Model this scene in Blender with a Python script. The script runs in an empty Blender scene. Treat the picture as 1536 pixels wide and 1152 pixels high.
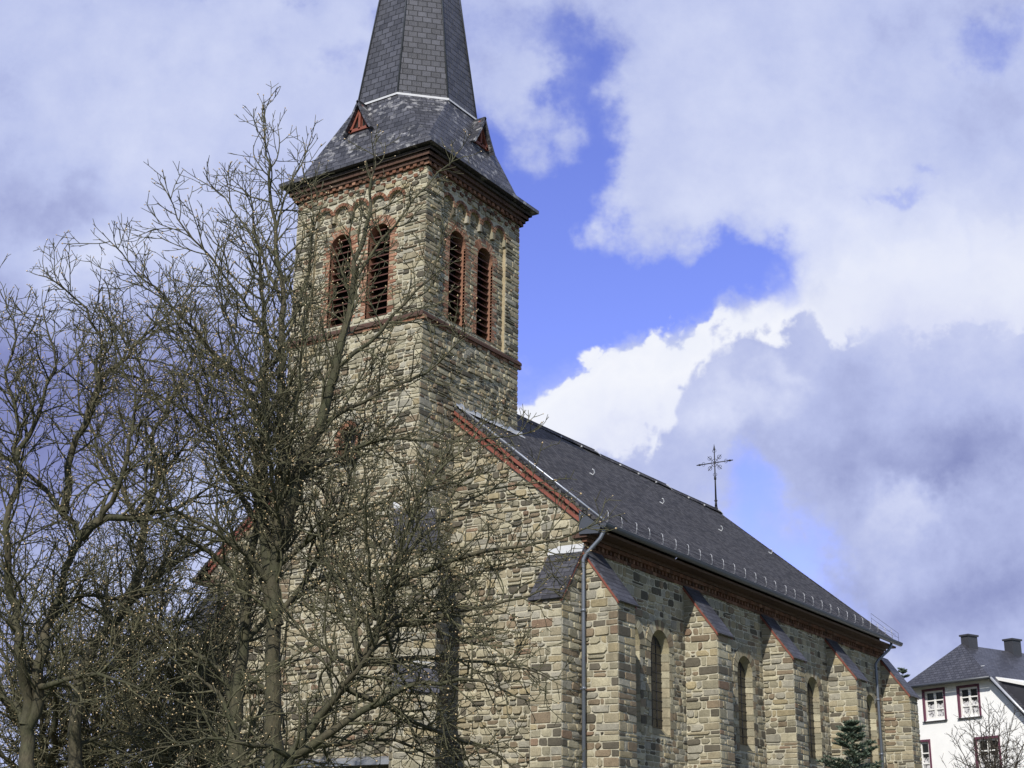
import bpy, bmesh, math, random
from mathutils import Vector, Matrix, noise
from mathutils.geometry import tessellate_polygon

random.seed(7)
scene = bpy.context.scene
COL = scene.collection
V = Vector

# ------------------------------------------------------------------ camera
F_PX, YAW, PITCH, ROLL = 2187.0, 0.5835, 0.3286, 0.0138
CAM = V((-37.08, -28.21, 0.0))          # z = 0 is eye level, the ground lies 1.6 m lower
GROUND = -1.6
fwd = V((math.cos(YAW)*math.cos(PITCH), math.sin(YAW)*math.cos(PITCH), math.sin(PITCH)))
_r = fwd.cross(V((0, 0, 1))).normalized()
_u = _r.cross(fwd)
right = _r*math.cos(ROLL) + _u*math.sin(ROLL)
up = -_r*math.sin(ROLL) + _u*math.cos(ROLL)
cam_data = bpy.data.cameras.new('camera')
cam_data.sensor_width = 36.0
cam_data.lens = 36.0*F_PX/1536.0
cam_data.clip_end = 3000
cam = bpy.data.objects.new('camera', cam_data)
M = Matrix((right, up, -fwd)).transposed().to_4x4()
M.translation = CAM
cam.matrix_world = M
COL.objects.link(cam)
scene.camera = cam


def view(px, py, dist):
    """world point seen at a photo pixel, at a horizontal distance from the eye"""
    d = right*((px-768)/F_PX) + up*(-(py-576)/F_PX) + fwd
    return CAM + d*(dist/math.hypot(d.x, d.y))


# ------------------------------------------------------------------ light
SUN = V((-3.35, -1.08, 2.75)).normalized()
sun_data = bpy.data.lights.new('sun', 'SUN')
sun_data.energy = 4.9
sun_data.angle = math.radians(0.53)
sun_data.color = (1.0, 0.945, 0.83)
sun = bpy.data.objects.new('sun', sun_data)
sun.rotation_euler = SUN.to_track_quat('Z', 'Y').to_euler()
COL.objects.link(sun)

vs = scene.view_settings
vs.view_transform = 'Standard'
vs.look = 'None'
vs.exposure = 0.0
vs.gamma = 1.0

world = bpy.data.worlds.new('World')
scene.world = world
world.use_nodes = True


class NT:
    """small helper for writing node trees"""
    def __init__(self, tree):
        self.t = tree

    def node(self, kind, **kw):
        n = self.t.nodes.new(kind)
        for k, v in kw.items():
            setattr(n, k, v)
        return n

    def link(self, a, b):
        self.t.links.new(a, b)

    def set(self, sock, v):
        if isinstance(v, bpy.types.NodeSocket):
            self.t.links.new(v, sock)
        else:
            sock.default_value = v

    def math(self, op, a, b=None, c=None, clamp=False):
        n = self.node('ShaderNodeMath', operation=op, use_clamp=clamp)
        self.set(n.inputs[0], a)
        if b is not None:
            self.set(n.inputs[1], b)
        if c is not None:
            self.set(n.inputs[2], c)
        return n.outputs[0]

    def vmath(self, op, a, b=None):
        n = self.node('ShaderNodeVectorMath', operation=op)
        self.set(n.inputs[0], a)
        if b is not None:
            self.set(n.inputs[1], b)
        return n.outputs['Value'] if op in ('DOT_PRODUCT', 'LENGTH') else n.outputs[0]

    def noise(self, vec, scale, detail=4, rough=0.55, dist=0.0, dim='3D'):
        n = self.node('ShaderNodeTexNoise', noise_dimensions=dim)
        if vec is not None:
            self.link(vec, n.inputs['Vector'])
        n.inputs['Scale'].default_value = scale
        n.inputs['Detail'].default_value = detail
        n.inputs['Roughness'].default_value = rough
        n.inputs['Distortion'].default_value = dist
        return n

    def ramp(self, fac, stops, interp='LINEAR'):
        n = self.node('ShaderNodeValToRGB')
        n.color_ramp.interpolation = interp
        el = n.color_ramp.elements
        while len(el) < len(stops):
            el.new(0.5)
        for e, (p, c) in zip(el, stops):
            e.position = p
            e.color = (*c, 1) if len(c) == 3 else c
        self.set(n.inputs[0], fac)
        return n.outputs[0]

    def mix(self, fac, a, b, blend='MIX'):
        n = self.node('ShaderNodeMix', data_type='RGBA', blend_type=blend)
        self.set(n.inputs[0], fac)
        self.set(n.inputs[6], a if isinstance(a, bpy.types.NodeSocket) else (*a, 1))
        self.set(n.inputs[7], b if isinstance(b, bpy.types.NodeSocket) else (*b, 1))
        return n.outputs[2]

    def smooth(self, x, a, b):
        n = self.node('ShaderNodeMapRange', interpolation_type='SMOOTHSTEP')
        self.set(n.inputs[0], x)
        n.inputs[1].default_value = a
        n.inputs[2].default_value = b
        return n.outputs[0]


def build_sky():
    t = world.node_tree
    t.nodes.clear()
    N = NT(t)
    out = N.node('ShaderNodeOutputWorld')
    sky = N.node('ShaderNodeTexSky', sky_type='NISHITA', sun_disc=False)
    sky.sun_elevation = math.asin(SUN.z)
    sky.sun_rotation = math.atan2(SUN.x, SUN.y)
    sky.altitude = 400
    sky.air_density = 1.0
    sky.dust_density = 0.3
    sky.ozone_density = 3.0
    tc = N.node('ShaderNodeTexCoord')
    d = tc.outputs['Generated']
    # a fixed frame in the heavens (north-east, a little above the horizon) in which the clouds are laid out
    ax_f, ax_r, ax_u = fwd, right, up
    x = N.vmath('DOT_PRODUCT', d, tuple(ax_r))
    y = N.vmath('DOT_PRODUCT', d, tuple(ax_u))
    z = N.vmath('DOT_PRODUCT', d, tuple(ax_f))
    zc = N.math('MAXIMUM', z, 0.18)
    u0 = N.math('DIVIDE', x, zc)
    v0 = N.math('DIVIDE', y, zc)
    cmb = N.node('ShaderNodeCombineXYZ')
    N.link(u0, cmb.inputs[0]); N.link(v0, cmb.inputs[1]); N.link(z, cmb.inputs[2])
    p = cmb.outputs[0]
    w1 = N.noise(p, 6.0, 6, 0.6)
    w2 = N.noise(p, 22.0, 5, 0.6)
    s1 = N.node('ShaderNodeSeparateXYZ'); N.link(w1.outputs['Color'], s1.inputs[0])
    s2 = N.node('ShaderNodeSeparateXYZ'); N.link(w2.outputs['Color'], s2.inputs[0])

    def warp(base, a, b):
        q = N.math('MULTIPLY_ADD', N.math('SUBTRACT', a, 0.5), 0.16, base)
        return N.math('MULTIPLY_ADD', N.math('SUBTRACT', b, 0.5), 0.05, q)
    u = warp(u0, s1.outputs[0], s2.outputs[0])
    v = warp(v0, s1.outputs[1], s2.outputs[1])

    def blobs(lst):
        tot = None
        for (px, py, sx, sy, amp) in lst:
            a = N.math('MULTIPLY', N.math('SUBTRACT', u, (px-768)/F_PX), F_PX/sx)
            b = N.math('MULTIPLY', N.math('SUBTRACT', v, -(py-576)/F_PX), F_PX/sy)
            e = N.math('MULTIPLY_ADD', a, a, N.math('MULTIPLY', b, b))
            g = N.math('POWER', 2.718, N.math('MULTIPLY', e, -1.0))
            tot = N.math('MULTIPLY', g, amp) if tot is None else N.math('MULTIPLY_ADD', g, amp, tot)
        return tot
    PX = N.math('MULTIPLY_ADD', u, F_PX, 768.0)
    PX0 = N.math('MULTIPLY_ADD', u0, F_PX, 768.0)
    PY0 = N.math('MULTIPLY_ADD', v0, -F_PX, 576.0)
    n1 = N.noise(p, 9.0, 8, 0.62)
    n2 = N.noise(p, 3.2, 6, 0.55)
    n3 = N.noise(p, 30.0, 7, 0.65)
    c = lambda n: N.math('SUBTRACT', n.outputs['Fac'], 0.5)
    # openings of blue in the upper, soft layer of cloud
    gaps = blobs([
        (868, 60, 52, 80, .75), (872, 190, 52, 90, .95), (810, 290, 80, 80, 1.05), (800, 440, 95, 120, 1.35), (745, 230, 40, 50, .5),
        (900, 455, 110, 75, 1.2), (1010, 430, 120, 62, 1.2), (1115, 395, 75, 55, 1.0), (840, 340, 70, 60, .8),
        (565, 10, 60, 45, .7), (350, 0, 80, 26, .6), (495, 95, 36, 36, .40), (790, 25, 60, 40, .55),
        (1490, 66, 70, 36, .50), (1320, 245, 75, 20, .50), (1390, 205, 40, 20, .45),
        (650, 60, 80, 120, .4), (800, 600, 60, 60, .5)])
    dens = N.math('SUBTRACT', 1.0, gaps)
    dens = N.math('MULTIPLY_ADD', c(n1), 0.85, dens)
    dens = N.math('MULTIPLY_ADD', c(n3), 0.38, dens)
    cover = N.smooth(dens, 0.04, 0.94)

    def skyline(stops):
        r = N.ramp(N.math('DIVIDE', N.math('SUBTRACT', PX0, 700.0), 900.0, clamp=True),
                   [((x-700)/900, (y/1152,)*3) for x, y in stops])
        sep = N.node('ShaderNodeSeparateColor'); N.link(r, sep.inputs[0])
        return N.math('MULTIPLY', sep.outputs[0], 1152.0)
    cw = N.node('ShaderNodeCombineXYZ'); N.link(u, cw.inputs[0]); N.link(v, cw.inputs[1])
    vo = N.node('ShaderNodeTexVoronoi', voronoi_dimensions='2D'); N.link(cw.outputs[0], vo.inputs['Vector'])
    vo.inputs['Scale'].default_value = 27.0
    vo2 = N.node('ShaderNodeTexVoronoi', voronoi_dimensions='2D'); N.link(cw.outputs[0], vo2.inputs['Vector'])
    vo2.inputs['Scale'].default_value = 66.0
    bil = N.math('MULTIPLY_ADD', vo.outputs['Distance'], 46.0, N.math('MULTIPLY', vo2.outputs['Distance'], 22.0))
    bil = N.math('MULTIPLY_ADD', c(n3), 46.0, bil)
    # the heaped cumulus rising to the right, bright along its upper edge
    h2 = skyline([(700, 590), (800, 572), (845, 536), (905, 488), (935, 500), (975, 478), (1010, 474), (1060, 450), (1120, 415), (1200, 372), (1320, 330), (1536, 300)])
    d2 = N.math('SUBTRACT', N.math('SUBTRACT', PY0, h2), bil)
    soft = N.math('MULTIPLY_ADD', N.smooth(PX0, 1040.0, 1300.0), 12.0, 1.0)
    m2 = N.smooth(N.math('DIVIDE', d2, soft), -5.0, 12.0)
    m2 = N.math('MULTIPLY', m2, N.smooth(PX0, 660.0, 770.0))
    # the grey lumps that stand in front of it
    h3 = skyline([(700, 640), (860, 640), (950, 628), (1005, 600), (1035, 525), (1070, 470), (1130, 466), (1165, 478), (1212, 425), (1246, 478), (1300, 455), (1400, 462), (1536, 440)])
    d3 = N.math('SUBTRACT', N.math('SUBTRACT', PY0, h3), N.math('MULTIPLY', bil, 1.2))
    m3 = N.math('MULTIPLY', N.math('MULTIPLY', N.smooth(d3, -6.0, 20.0), 0.95), m2)
    # brightness inside the clouds
    lum = blobs([
        (1120, 150, 230, 130, .12), (1330, 350, 260, 95, .25), (900, 170, 60, 60, .0), (1000, 290, 130, 60, .08),
        (1390, 750, 50, 34, .20), (300, 150, 260, 140, .10), (150, 370, 120, 40, .16), (1150, 615, 55, 30, .16), (1110, 660, 50, 30, .14), (1190, 565, 40, 22, .14), (1010, 660, 60, 24, .08),
        (1350, 600, 150, 60, -.06), (1460, 700, 150, 60, -.25), (1420, 900, 190, 70, -.20), (1290, 560, 80, 40, -.02), (1250, 700, 80, 30, -.06),
        (90, 270, 110, 50, -.16), (40, 640, 260, 160, -.30), (280, 620, 160, 120, -.20),
        (60, 900, 200, 140, -.16), (230, 900, 160, 110, .12), (1480, 160, 110, 60, -.08), (1280, 60, 160, 50, -.05),
        (960, 690, 140, 60, -.03), (330, 320, 120, 70, .05)])
    lum = N.math('ADD', lum, 0.50)
    lum = N.math('MULTIPLY_ADD', c(n1), 0.36, lum)
    lum = N.math('MULTIPLY_ADD', c(n2), 0.34, lum)
    lum = N.math('MULTIPLY_ADD', c(n3), 0.20, lum)
    ccol = N.ramp(lum, [(0.0, (.14, .16, .36)), (0.25, (.25, .28, .55)), (0.5, (.50, .56, .84)),
                        (0.72, (.68, .73, .94)), (1.0, (.96, .97, 1.0))])
    rim = N.math('MULTIPLY_ADD', c(n1), 1.1, N.math('DIVIDE', d2, 250.0))
    wcol = N.ramp(rim, [(0.0, (.84, .87, .97)), (0.2, (.90, .92, .99)), (0.5, (.82, .85, .97)), (1.0, (.60, .64, .89))])
    gcol = N.ramp(N.math('ADD', lum, 0.03),
                  [(0.0, (.12, .14, .34)), (0.25, (.21, .245, .50)), (0.5, (.46, .515, .80)), (0.72, (.70, .745, .95)), (1.0, (.93, .94, 1.0))])
    comp = N.mix(m2, ccol, wcol)
    comp = N.mix(m3, comp, gcol)
    low = blobs([(1150, 755, 60, 34, .65), (1200, 795, 62, 40, .8), (1250, 850, 60, 34, .8), (1290, 900, 40, 24, .4), (1110, 715, 40, 20, .35)])
    coverl = N.smooth(N.math('MULTIPLY_ADD', c(n3), 0.55, N.math('MULTIPLY_ADD', c(n1), 0.9, N.math('SUBTRACT', 1.0, low))), -.25, 0.85)
    mm = N.node('ShaderNodeMix', data_type='FLOAT')
    N.link(m2, mm.inputs[0]); N.link(cover, mm.inputs[2]); N.link(coverl, mm.inputs[3])
    # clouds kept to this quarter; unseen sky cleared and retinted to cut ambient light
    zone = N.smooth(z, 0.45, 0.88)
    cover = N.math('MULTIPLY', mm.outputs[0], N.math('MULTIPLY_ADD', zone, 0.8, 0.2))
    tint = N.mix(zone, (1.0, .93, .93), (1.3, 1.06, 1.75))
    blue = N.mix(1.0, sky.outputs[0], tint, 'MULTIPLY')
    bl = N.node('ShaderNodeVectorMath', operation='SCALE')
    N.link(blue, bl.inputs[0]); bl.inputs['Scale'].default_value = SKY_GAIN
    c10 = N.node('ShaderNodeVectorMath', operation='SCALE')
    N.link(comp, c10.inputs[0]); c10.inputs['Scale'].default_value = 1.0/SKY_STRENGTH
    col = N.mix(cover, bl.outputs[0], c10.outputs[0])
    bg = N.node('ShaderNodeBackground')
    N.link(col, bg.inputs[0])
    bg.inputs[1].default_value = SKY_STRENGTH
    N.link(bg.outputs[0], out.inputs[0])


SKY_STRENGTH, SKY_GAIN = 0.1, 1.25
build_sky()

# ------------------------------------------------------------------ object helpers


def link(name, me, parent=None):
    o = bpy.data.objects.new(name, me)
    COL.objects.link(o)
    if parent is not None:
        o.parent = parent
        o.matrix_parent_inverse = Matrix.Translation(-true_loc(parent))
    return o


def true_loc(o):
    l = V(o.location)
    while o.parent is not None:
        # every child here sits at the origin with an inverse that undoes its parent's place
        o = o.parent
        l = V((0, 0, 0))
        break
    return l


def tag(o, label=None, cat=None, group=None, kind=None):
    if label: o['label'] = label
    if cat: o['category'] = cat
    if group: o['group'] = group
    if kind: o['kind'] = kind
    return o


def empty(name, loc, label, cat, group=None):
    o = bpy.data.objects.new(name, None)
    o.location = loc
    o.empty_display_size = 0.3
    COL.objects.link(o)
    return tag(o, label, cat, group)


class MB:
    """mesh builder: vertices, faces, a colour and a uv per face corner"""
    def __init__(self):
        self.v = []; self.f = []; self.c = []; self.uv = []; self.s = []

    def face(self, pts, col=(1, 1, 1), uv=None, smooth=False):
        b = len(self.v)
        self.v.extend(tuple(p) for p in pts)
        self.f.append(tuple(range(b, b+len(pts))))
        self.c.append(col)
        self.uv.append(uv)
        self.s.append(smooth)

    def mesh(self, verts, faces, col=(1, 1, 1), smooth=False):
        b = len(self.v)
        self.v.extend(tuple(p) for p in verts)
        for fa in faces:
            self.f.append(tuple(b+i for i in fa))
            self.c.append(col); self.uv.append(None); self.s.append(smooth)

    def hexa(self, p, col=(1, 1, 1)):
        """eight corners: four of the bottom anticlockwise from above, then the four above them"""
        self.mesh(p, [(3, 2, 1, 0), (4, 5, 6, 7), (0, 1, 5, 4), (1, 2, 6, 5), (2, 3, 7, 6), (3, 0, 4, 7)], col)

    def box(self, x0, x1, y0, y1, z0, z1, col=(1, 1, 1)):
        self.hexa([(x0, y0, z0), (x1, y0, z0), (x1, y1, z0), (x0, y1, z0),
                   (x0, y0, z1), (x1, y0, z1), (x1, y1, z1), (x0, y1, z1)], col)

    def fbox(self, fr, u0, u1, z0, z1, d0, d1, col=(1, 1, 1)):
        """box in a facade frame: along the wall, up, and out of the wall"""
        P = fr.p
        self.hexa([P(u0, z0, d1), P(u1, z0, d1), P(u1, z0, d0), P(u0, z0, d0),
                   P(u0, z1, d1), P(u1, z1, d1), P(u1, z1, d0), P(u0, z1, d0)], col)

    def tube(self, pts, rad, n=6, col=(1, 1, 1), cap=True, smooth=True):
        pts = [V(p) for p in pts]
        if not isinstance(rad, (list, tuple)):
            rad = [rad]*len(pts)
        b = len(self.v)
        ref = None
        for i, p in enumerate(pts):
            t = (pts[min(i+1, len(pts)-1)] - pts[max(i-1, 0)])
            if t.length < 1e-9: t = V((0, 0, 1))
            t.normalize()
            if ref is None:
                ref = t.orthogonal().normalized()
            ref = (ref - t*ref.dot(t))
            if ref.length < 1e-6: ref = t.orthogonal()
            ref.normalize()
            bi = t.cross(ref)
            r = rad[i]
            for k in range(n):
                a = 2*math.pi*k/n
                self.v.append(tuple(p + ref*(math.cos(a)*r) + bi*(math.sin(a)*r)))
        def add(fa):
            self.f.append(fa); self.c.append(col); self.uv.append(None); self.s.append(smooth)
        for i in range(len(pts)-1):
            for k in range(n):
                a = b+i*n+k; c = b+i*n+(k+1) % n
                add((a, c, c+n, a+n))
        if cap:
            add(tuple(b+k for k in reversed(range(n))))
            add(tuple(b+(len(pts)-1)*n+k for k in range(n)))

    def build(self, name, mat, parent=None, colors=False):
        me = bpy.data.meshes.new(name)
        me.from_pydata(self.v, [], self.f)
        me.polygons.foreach_set('use_smooth', self.s)
        if colors:
            at = me.attributes.new('tint', 'FLOAT_COLOR', 'CORNER')
            buf = []
            for fa, c in zip(self.f, self.c):
                buf.extend((c[0], c[1], c[2], 1.0)*len(fa))
            at.data.foreach_set('color', buf)
        if any(x is not None for x in self.uv):
            ul = me.uv_layers.new(name='UVMap')
            buf = []
            for fa, q in zip(self.f, self.uv):
                if q is None: q = [(0, 0)]*len(fa)
                for a in q: buf.extend((a[0], a[1]))
            ul.data.foreach_set('uv', buf)
        me.materials.append(mat)
        me.update()
        return link(name, me, parent)


class Frame:
    """a wall plane: origin, horizontal direction along it; z is world height"""
    def __init__(self, o, u):
        self.o = V(o); self.u = V(u).normalized()
        self.n = self.u.cross(V((0, 0, 1)))

    def p(self, u, z, d=0.0):
        q = self.o + self.u*u + self.n*d
        return V((q.x, q.y, z))


# ------------------------------------------------------------------ materials
MATS = {}


def new_mat(name):
    m = bpy.data.materials.new(name)
    m.use_nodes = True
    t = m.node_tree
    t.nodes.clear()
    N = NT(t)
    out = N.node('ShaderNodeOutputMaterial')
    b = N.node('ShaderNodeBsdfPrincipled')
    N.link(b.outputs[0], out.inputs[0])
    MATS[name] = m
    return m, N, b


def bump(N, b, height, strength, dist):
    n = N.node('ShaderNodeBump')
    n.inputs['Strength'].default_value = strength
    n.inputs['Distance'].default_value = dist
    N.link(height, n.inputs['Height'])
    N.link(n.outputs[0], b.inputs['Normal'])


def pos(N):
    return N.node('ShaderNodeNewGeometry').outputs['Position']


def plain(name, col, rough=0.7, var=0.25, scale=6.0, bmp=0.0, metal=0.0, spec=0.4, fine=60.0):
    m, N, b = new_mat(name)
    p = pos(N)
    n = N.noise(p, scale, 6, 0.6)
    n2 = N.noise(p, fine, 3, 0.6)
    f = N.math('MULTIPLY_ADD', N.math('SUBTRACT', n.outputs[0], 0.5), 2*var, 1.0)
    f = N.math('MULTIPLY_ADD', N.math('SUBTRACT', n2.outputs[0], 0.5), var, f)
    s = N.node('ShaderNodeVectorMath', operation='SCALE')
    s.inputs[0].default_value = col
    N.link(f, s.inputs['Scale'])
    N.link(s.outputs[0], b.inputs['Base Color'])
    b.inputs['Roughness'].default_value = rough
    b.inputs['Metallic'].default_value = metal
    b.inputs['Specular IOR Level'].default_value = spec
    if bmp:
        bump(N, b, n2.outputs[0], bmp, 0.02)
    return m


def mat_stone(name='stone', gain=1.0):
    m, N, b = new_mat(name)
    p = pos(N)
    at = N.node('ShaderNodeAttribute', attribute_name='tint')
    n = N.noise(p, 5.0, 6, 0.65)
    n2 = N.noise(p, 26.0, 5, 0.7)
    n3 = N.noise(p, 0.35, 4, 0.6)
    f = N.math('MULTIPLY_ADD', N.math('SUBTRACT', n.outputs[0], 0.5), 0.7, gain)
    f = N.math('MULTIPLY_ADD', N.math('SUBTRACT', n2.outputs[0], 0.5), 1.25, f)
    f = N.math('MULTIPLY_ADD', N.math('SUBTRACT', n3.outputs[0], 0.5), 0.35, f)
    s = N.node('ShaderNodeVectorMath', operation='SCALE')
    N.link(at.outputs['Color'], s.inputs[0])
    N.link(f, s.inputs['Scale'])
    # old runs of damp down the masonry
    sv = N.node('ShaderNodeVectorMath', operation='MULTIPLY')
    N.link(p, sv.inputs[0]); sv.inputs[1].default_value = (1.6, 1.6, .16)
    run = N.smooth(N.noise(sv.outputs[0], 1.0, 6, .65).outputs[0], .50, .75)
    # lichen / dirt patches of their own shape
    stain = N.smooth(N.noise(p, 1.7, 7, 0.7).outputs[0], 0.56, 0.72)
    c = N.mix(N.math('MULTIPLY', stain, 0.40), s.outputs[0], (.12, .105, .075))
    c = N.mix(N.math('MULTIPLY', run, 0.45), c, (.11, .10, .075))
    N.link(c, b.inputs['Base Color'])
    b.inputs['Roughness'].default_value = 0.9
    b.inputs['Specular IOR Level'].default_value = 0.2
    h = N.math('ADD', N.math('MULTIPLY', n2.outputs[0], 0.6), n.outputs[0])
    bump(N, b, h, 0.6, 0.03)
    return m


def mat_slate(name='slate', course=0.16, width=0.26, base=(.060, .062, .078), var=0.5, rough=0.42, joint=.4, spec=.5, mort=.014):
    m, N, b = new_mat(name)
    uv = N.node('ShaderNodeUVMap').outputs[0]
    p = pos(N)
    wob = N.noise(p, 1.1, 3, 0.5)
    add = N.node('ShaderNodeVectorMath', operation='MULTIPLY_ADD')
    N.link(wob.outputs['Color'], add.inputs[0]); add.inputs[1].default_value = (.10, .07, 0); N.link(uv, add.inputs[2])
    br = N.node('ShaderNodeTexBrick', offset=0.5, offset_frequency=2, squash=1.0)
    N.link(add.outputs[0], br.inputs['Vector'])
    br.inputs['Color1'].default_value = (1-var, 1-var, 1-var, 1)
    br.inputs['Color2'].default_value = (1+var, 1+var, 1+var, 1)
    br.inputs['Mortar'].default_value = (joint, joint, joint, 1)
    br.inputs['Scale'].default_value = 1.0
    br.inputs['Mortar Size'].default_value = mort
    br.inputs['Mortar Smooth'].default_value = 0.35
    br.inputs['Bias'].default_value = 0.0
    br.inputs['Brick Width'].default_value = width
    br.inputs['Row Height'].default_value = course
    n = N.noise(p, 1.3, 6, 0.65)
    n2 = N.noise(p, 30.0, 4, 0.6)
    c = N.mix(1.0, br.outputs['Color'], base, 'MULTIPLY')
    f = N.math('MULTIPLY_ADD', N.math('SUBTRACT', n.outputs[0], 0.5), 1.0, 1.0)
    f = N.math('MULTIPLY_ADD', N.math('SUBTRACT', n2.outputs[0], 0.5), 0.5, f)
    s = N.node('ShaderNodeVectorMath', operation='SCALE')
    N.link(c, s.inputs[0]); N.link(f, s.inputs['Scale'])
    N.link(s.outputs[0], b.inputs['Base Color'])
    r = N.math('MULTIPLY_ADD', n.outputs[0], 0.3, rough-0.15)
    N.link(r, b.inputs['Roughness'])
    b.inputs['Specular IOR Level'].default_value = spec
    # saw-tooth courses: each slate is thickest at its lower edge
    sep = N.node('ShaderNodeSeparateXYZ'); N.link(add.outputs[0], sep.inputs[0])
    saw = N.math('SUBTRACT', 1.0, N.math('FRACT', N.math('DIVIDE', sep.outputs[1], course)))
    h = N.math('ADD', saw, N.math('MULTIPLY', br.outputs['Fac'], -0.7))
    sb = N.node('ShaderNodeSeparateColor'); N.link(br.outputs['Color'], sb.inputs[0])
    h = N.math('ADD', h, N.math('MULTIPLY', sb.outputs[0], 0.6))
    h = N.math('ADD', h, N.math('MULTIPLY', n2.outputs[0], 0.35))
    bump(N, b, h, 0.8, 0.03)
    return m


def add_pale_patches(m):
    """irregular pale patches mixed into the slate colour"""
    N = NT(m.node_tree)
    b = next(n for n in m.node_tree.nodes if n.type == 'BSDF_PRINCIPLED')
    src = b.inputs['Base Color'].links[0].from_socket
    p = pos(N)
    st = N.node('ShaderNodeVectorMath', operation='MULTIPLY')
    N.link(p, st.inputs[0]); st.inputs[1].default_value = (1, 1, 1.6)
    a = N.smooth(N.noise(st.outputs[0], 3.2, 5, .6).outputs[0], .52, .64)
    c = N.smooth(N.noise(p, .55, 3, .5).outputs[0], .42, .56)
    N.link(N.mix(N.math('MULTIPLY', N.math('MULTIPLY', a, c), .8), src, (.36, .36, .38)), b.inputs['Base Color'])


def mat_bark(name, a, bcol):
    m, N, b = new_mat(name)
    p = pos(N)
    st = N.node('ShaderNodeVectorMath', operation='MULTIPLY')
    N.link(p, st.inputs[0]); st.inputs[1].default_value = (1, 1, .28)
    n = N.noise(st.outputs[0], 16.0, 6, 0.7)
    n2 = N.noise(p, 1.4, 4, 0.6)
    c = N.mix(N.smooth(n2.outputs[0], .35, .65), a, bcol)
    c = N.mix(N.smooth(n.outputs[0], .3, .7), c, (.03, .028, .02))
    c2 = N.mix(0.25, c, N.mix(N.smooth(n2.outputs[0], .35, .65), a, bcol))
    N.link(c2, b.inputs['Base Color'])
    b.inputs['Roughness'].default_value = 0.8
    b.inputs['Specular IOR Level'].default_value = 0.3
    bump(N, b, n.outputs[0], 0.9, 0.03)
    return m


STONE = mat_stone()
SLATE = mat_slate('roof_slate', .17, .27, base=(.058, .056, .060), var=.65, rough=.75, joint=.15, spec=.22, mort=.024)
SLATE_CAP = mat_slate('cap_slate', .2, .3, base=(.055, .056, .07), var=.35, rough=.5)
SLATE_SPIRE = mat_slate('spire_slate', .26, .36, base=(.056, .058, .075), var=.30, joint=.22, rough=.5, mort=.018)
BRICK = mat_stone('brick')
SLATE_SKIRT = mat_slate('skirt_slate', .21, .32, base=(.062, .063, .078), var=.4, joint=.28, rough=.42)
add_pale_patches(SLATE_SKIRT)
PIPE = plain('pipe_metal', (.16, .18, .225), 0.42, 0.25, 3.0, 0.1, 0.4, 0.5)
ZINC = plain('zinc', (.42, .45, .52), 0.38, 0.2, 3.0, 0.1, 0.5, 0.5)
LEAD = plain('lead_flashing', (.50, .51, .54), 0.45, 0.2, 4.0, 0.2, 0.1, 0.5)
GUTTER = plain('gutter_metal', (.075, .082, .10), 0.45, 0.2, 3.0, 0.0, 0.3, 0.5)
REDWOOD = plain('red_painted_wood', (.20, .062, .044), 0.6, 0.3, 5.0, 0.2)
SOFFIT = plain('brown_boards', (.075, .040, .029), 0.7, 0.3, 4.0, 0.2)
LOUVRE = plain('louvre_red_brown', (.085, .032, .024), 0.65, 0.3, 5.0, 0.1)
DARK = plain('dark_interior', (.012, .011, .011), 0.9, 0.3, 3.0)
IRON = plain('wrought_iron', (.03, .03, .038), 0.55, 0.2, 8.0, 0.0, 0.3)
GLASS = plain('leaded_glass', (.016, .015, .014), 0.22, 0.5, 9.0, 0.15, 0.0, 0.5)
POST = plain('dull_galvanised', (.36, .37, .41), 0.5, 0.2, 5.0, 0.0, 0.3)
GALV = plain('galvanised_steel', (.55, .57, .62), 0.45, 0.2, 5.0, 0.0, 0.4)
RENDER = plain('white_render', (.89, .90, .93), 0.85, 0.07, 2.0, 0.25)
WHITE = plain('white_paint', (.82, .82, .82), 0.5, 0.05, 3.0)
BURGUNDY = plain('burgundy_paint', (.125, .042, .075), 0.5, 0.15, 4.0)
GREYWALL = plain('plinth_stone', (.24, .21, .15), 0.9, 0.4, 2.0, 0.6)
HOUSE_SLATE = mat_slate('house_slate', .17, .26, base=(.055, .056, .070), var=.3)
CHIM = mat_slate('chimney_slate', .12, .2, base=(.05, .05, .06), var=.3)

STONES = [((.30, .265, .19), 5), ((.37, .34, .25), 3.2), ((.245, .226, .168), 4), ((.295, .28, .235), 4),
          ((.20, .158, .112), 3.4), ((.20, .14, .10), .5), ((.10, .09, .072), 3.2), ((.30, .255, .165), 1.4)]
MORTAR = (.44, .415, .335)
BRICKS_PALE = [((.31, .17, .115), 3), ((.25, .125, .085), 3), ((.36, .22, .16), 2), ((.19, .095, .065), 1)]
BRICKS_SHADED = [((.15, .075, .05), 3), ((.115, .058, .04), 3), ((.19, .11, .08), 1.5), ((.08, .045, .034), 1.5)]  # brick tones with the shade under the eaves put into the colour
BRICKS = [((.22, .11, .07), 3), ((.17, .08, .052), 3), ((.28, .16, .11), 2), ((.12, .062, .042), 1)]


def pick(rng, pal):
    t = rng.random()*sum(w for _, w in pal)
    for c, w in pal:
        t -= w
        if t <= 0: break
    k = rng.uniform(.84, 1.16)
    return tuple(x*k for x in c)


# ------------------------------------------------------------------ masonry


def clip_half(poly, a, b, c):
    """keep a*u + b*z <= c"""
    out = []
    for i in range(len(poly)):
        p, q = poly[i], poly[(i+1) % len(poly)]
        dp, dq = a*p[0]+b*p[1]-c, a*q[0]+b*q[1]-c
        if dp <= 0: out.append(p)
        if dp*dq < 0:
            t = dp/(dp-dq)
            out.append((p[0]+(q[0]-p[0])*t, p[1]+(q[1]-p[1])*t))
    return out


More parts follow.
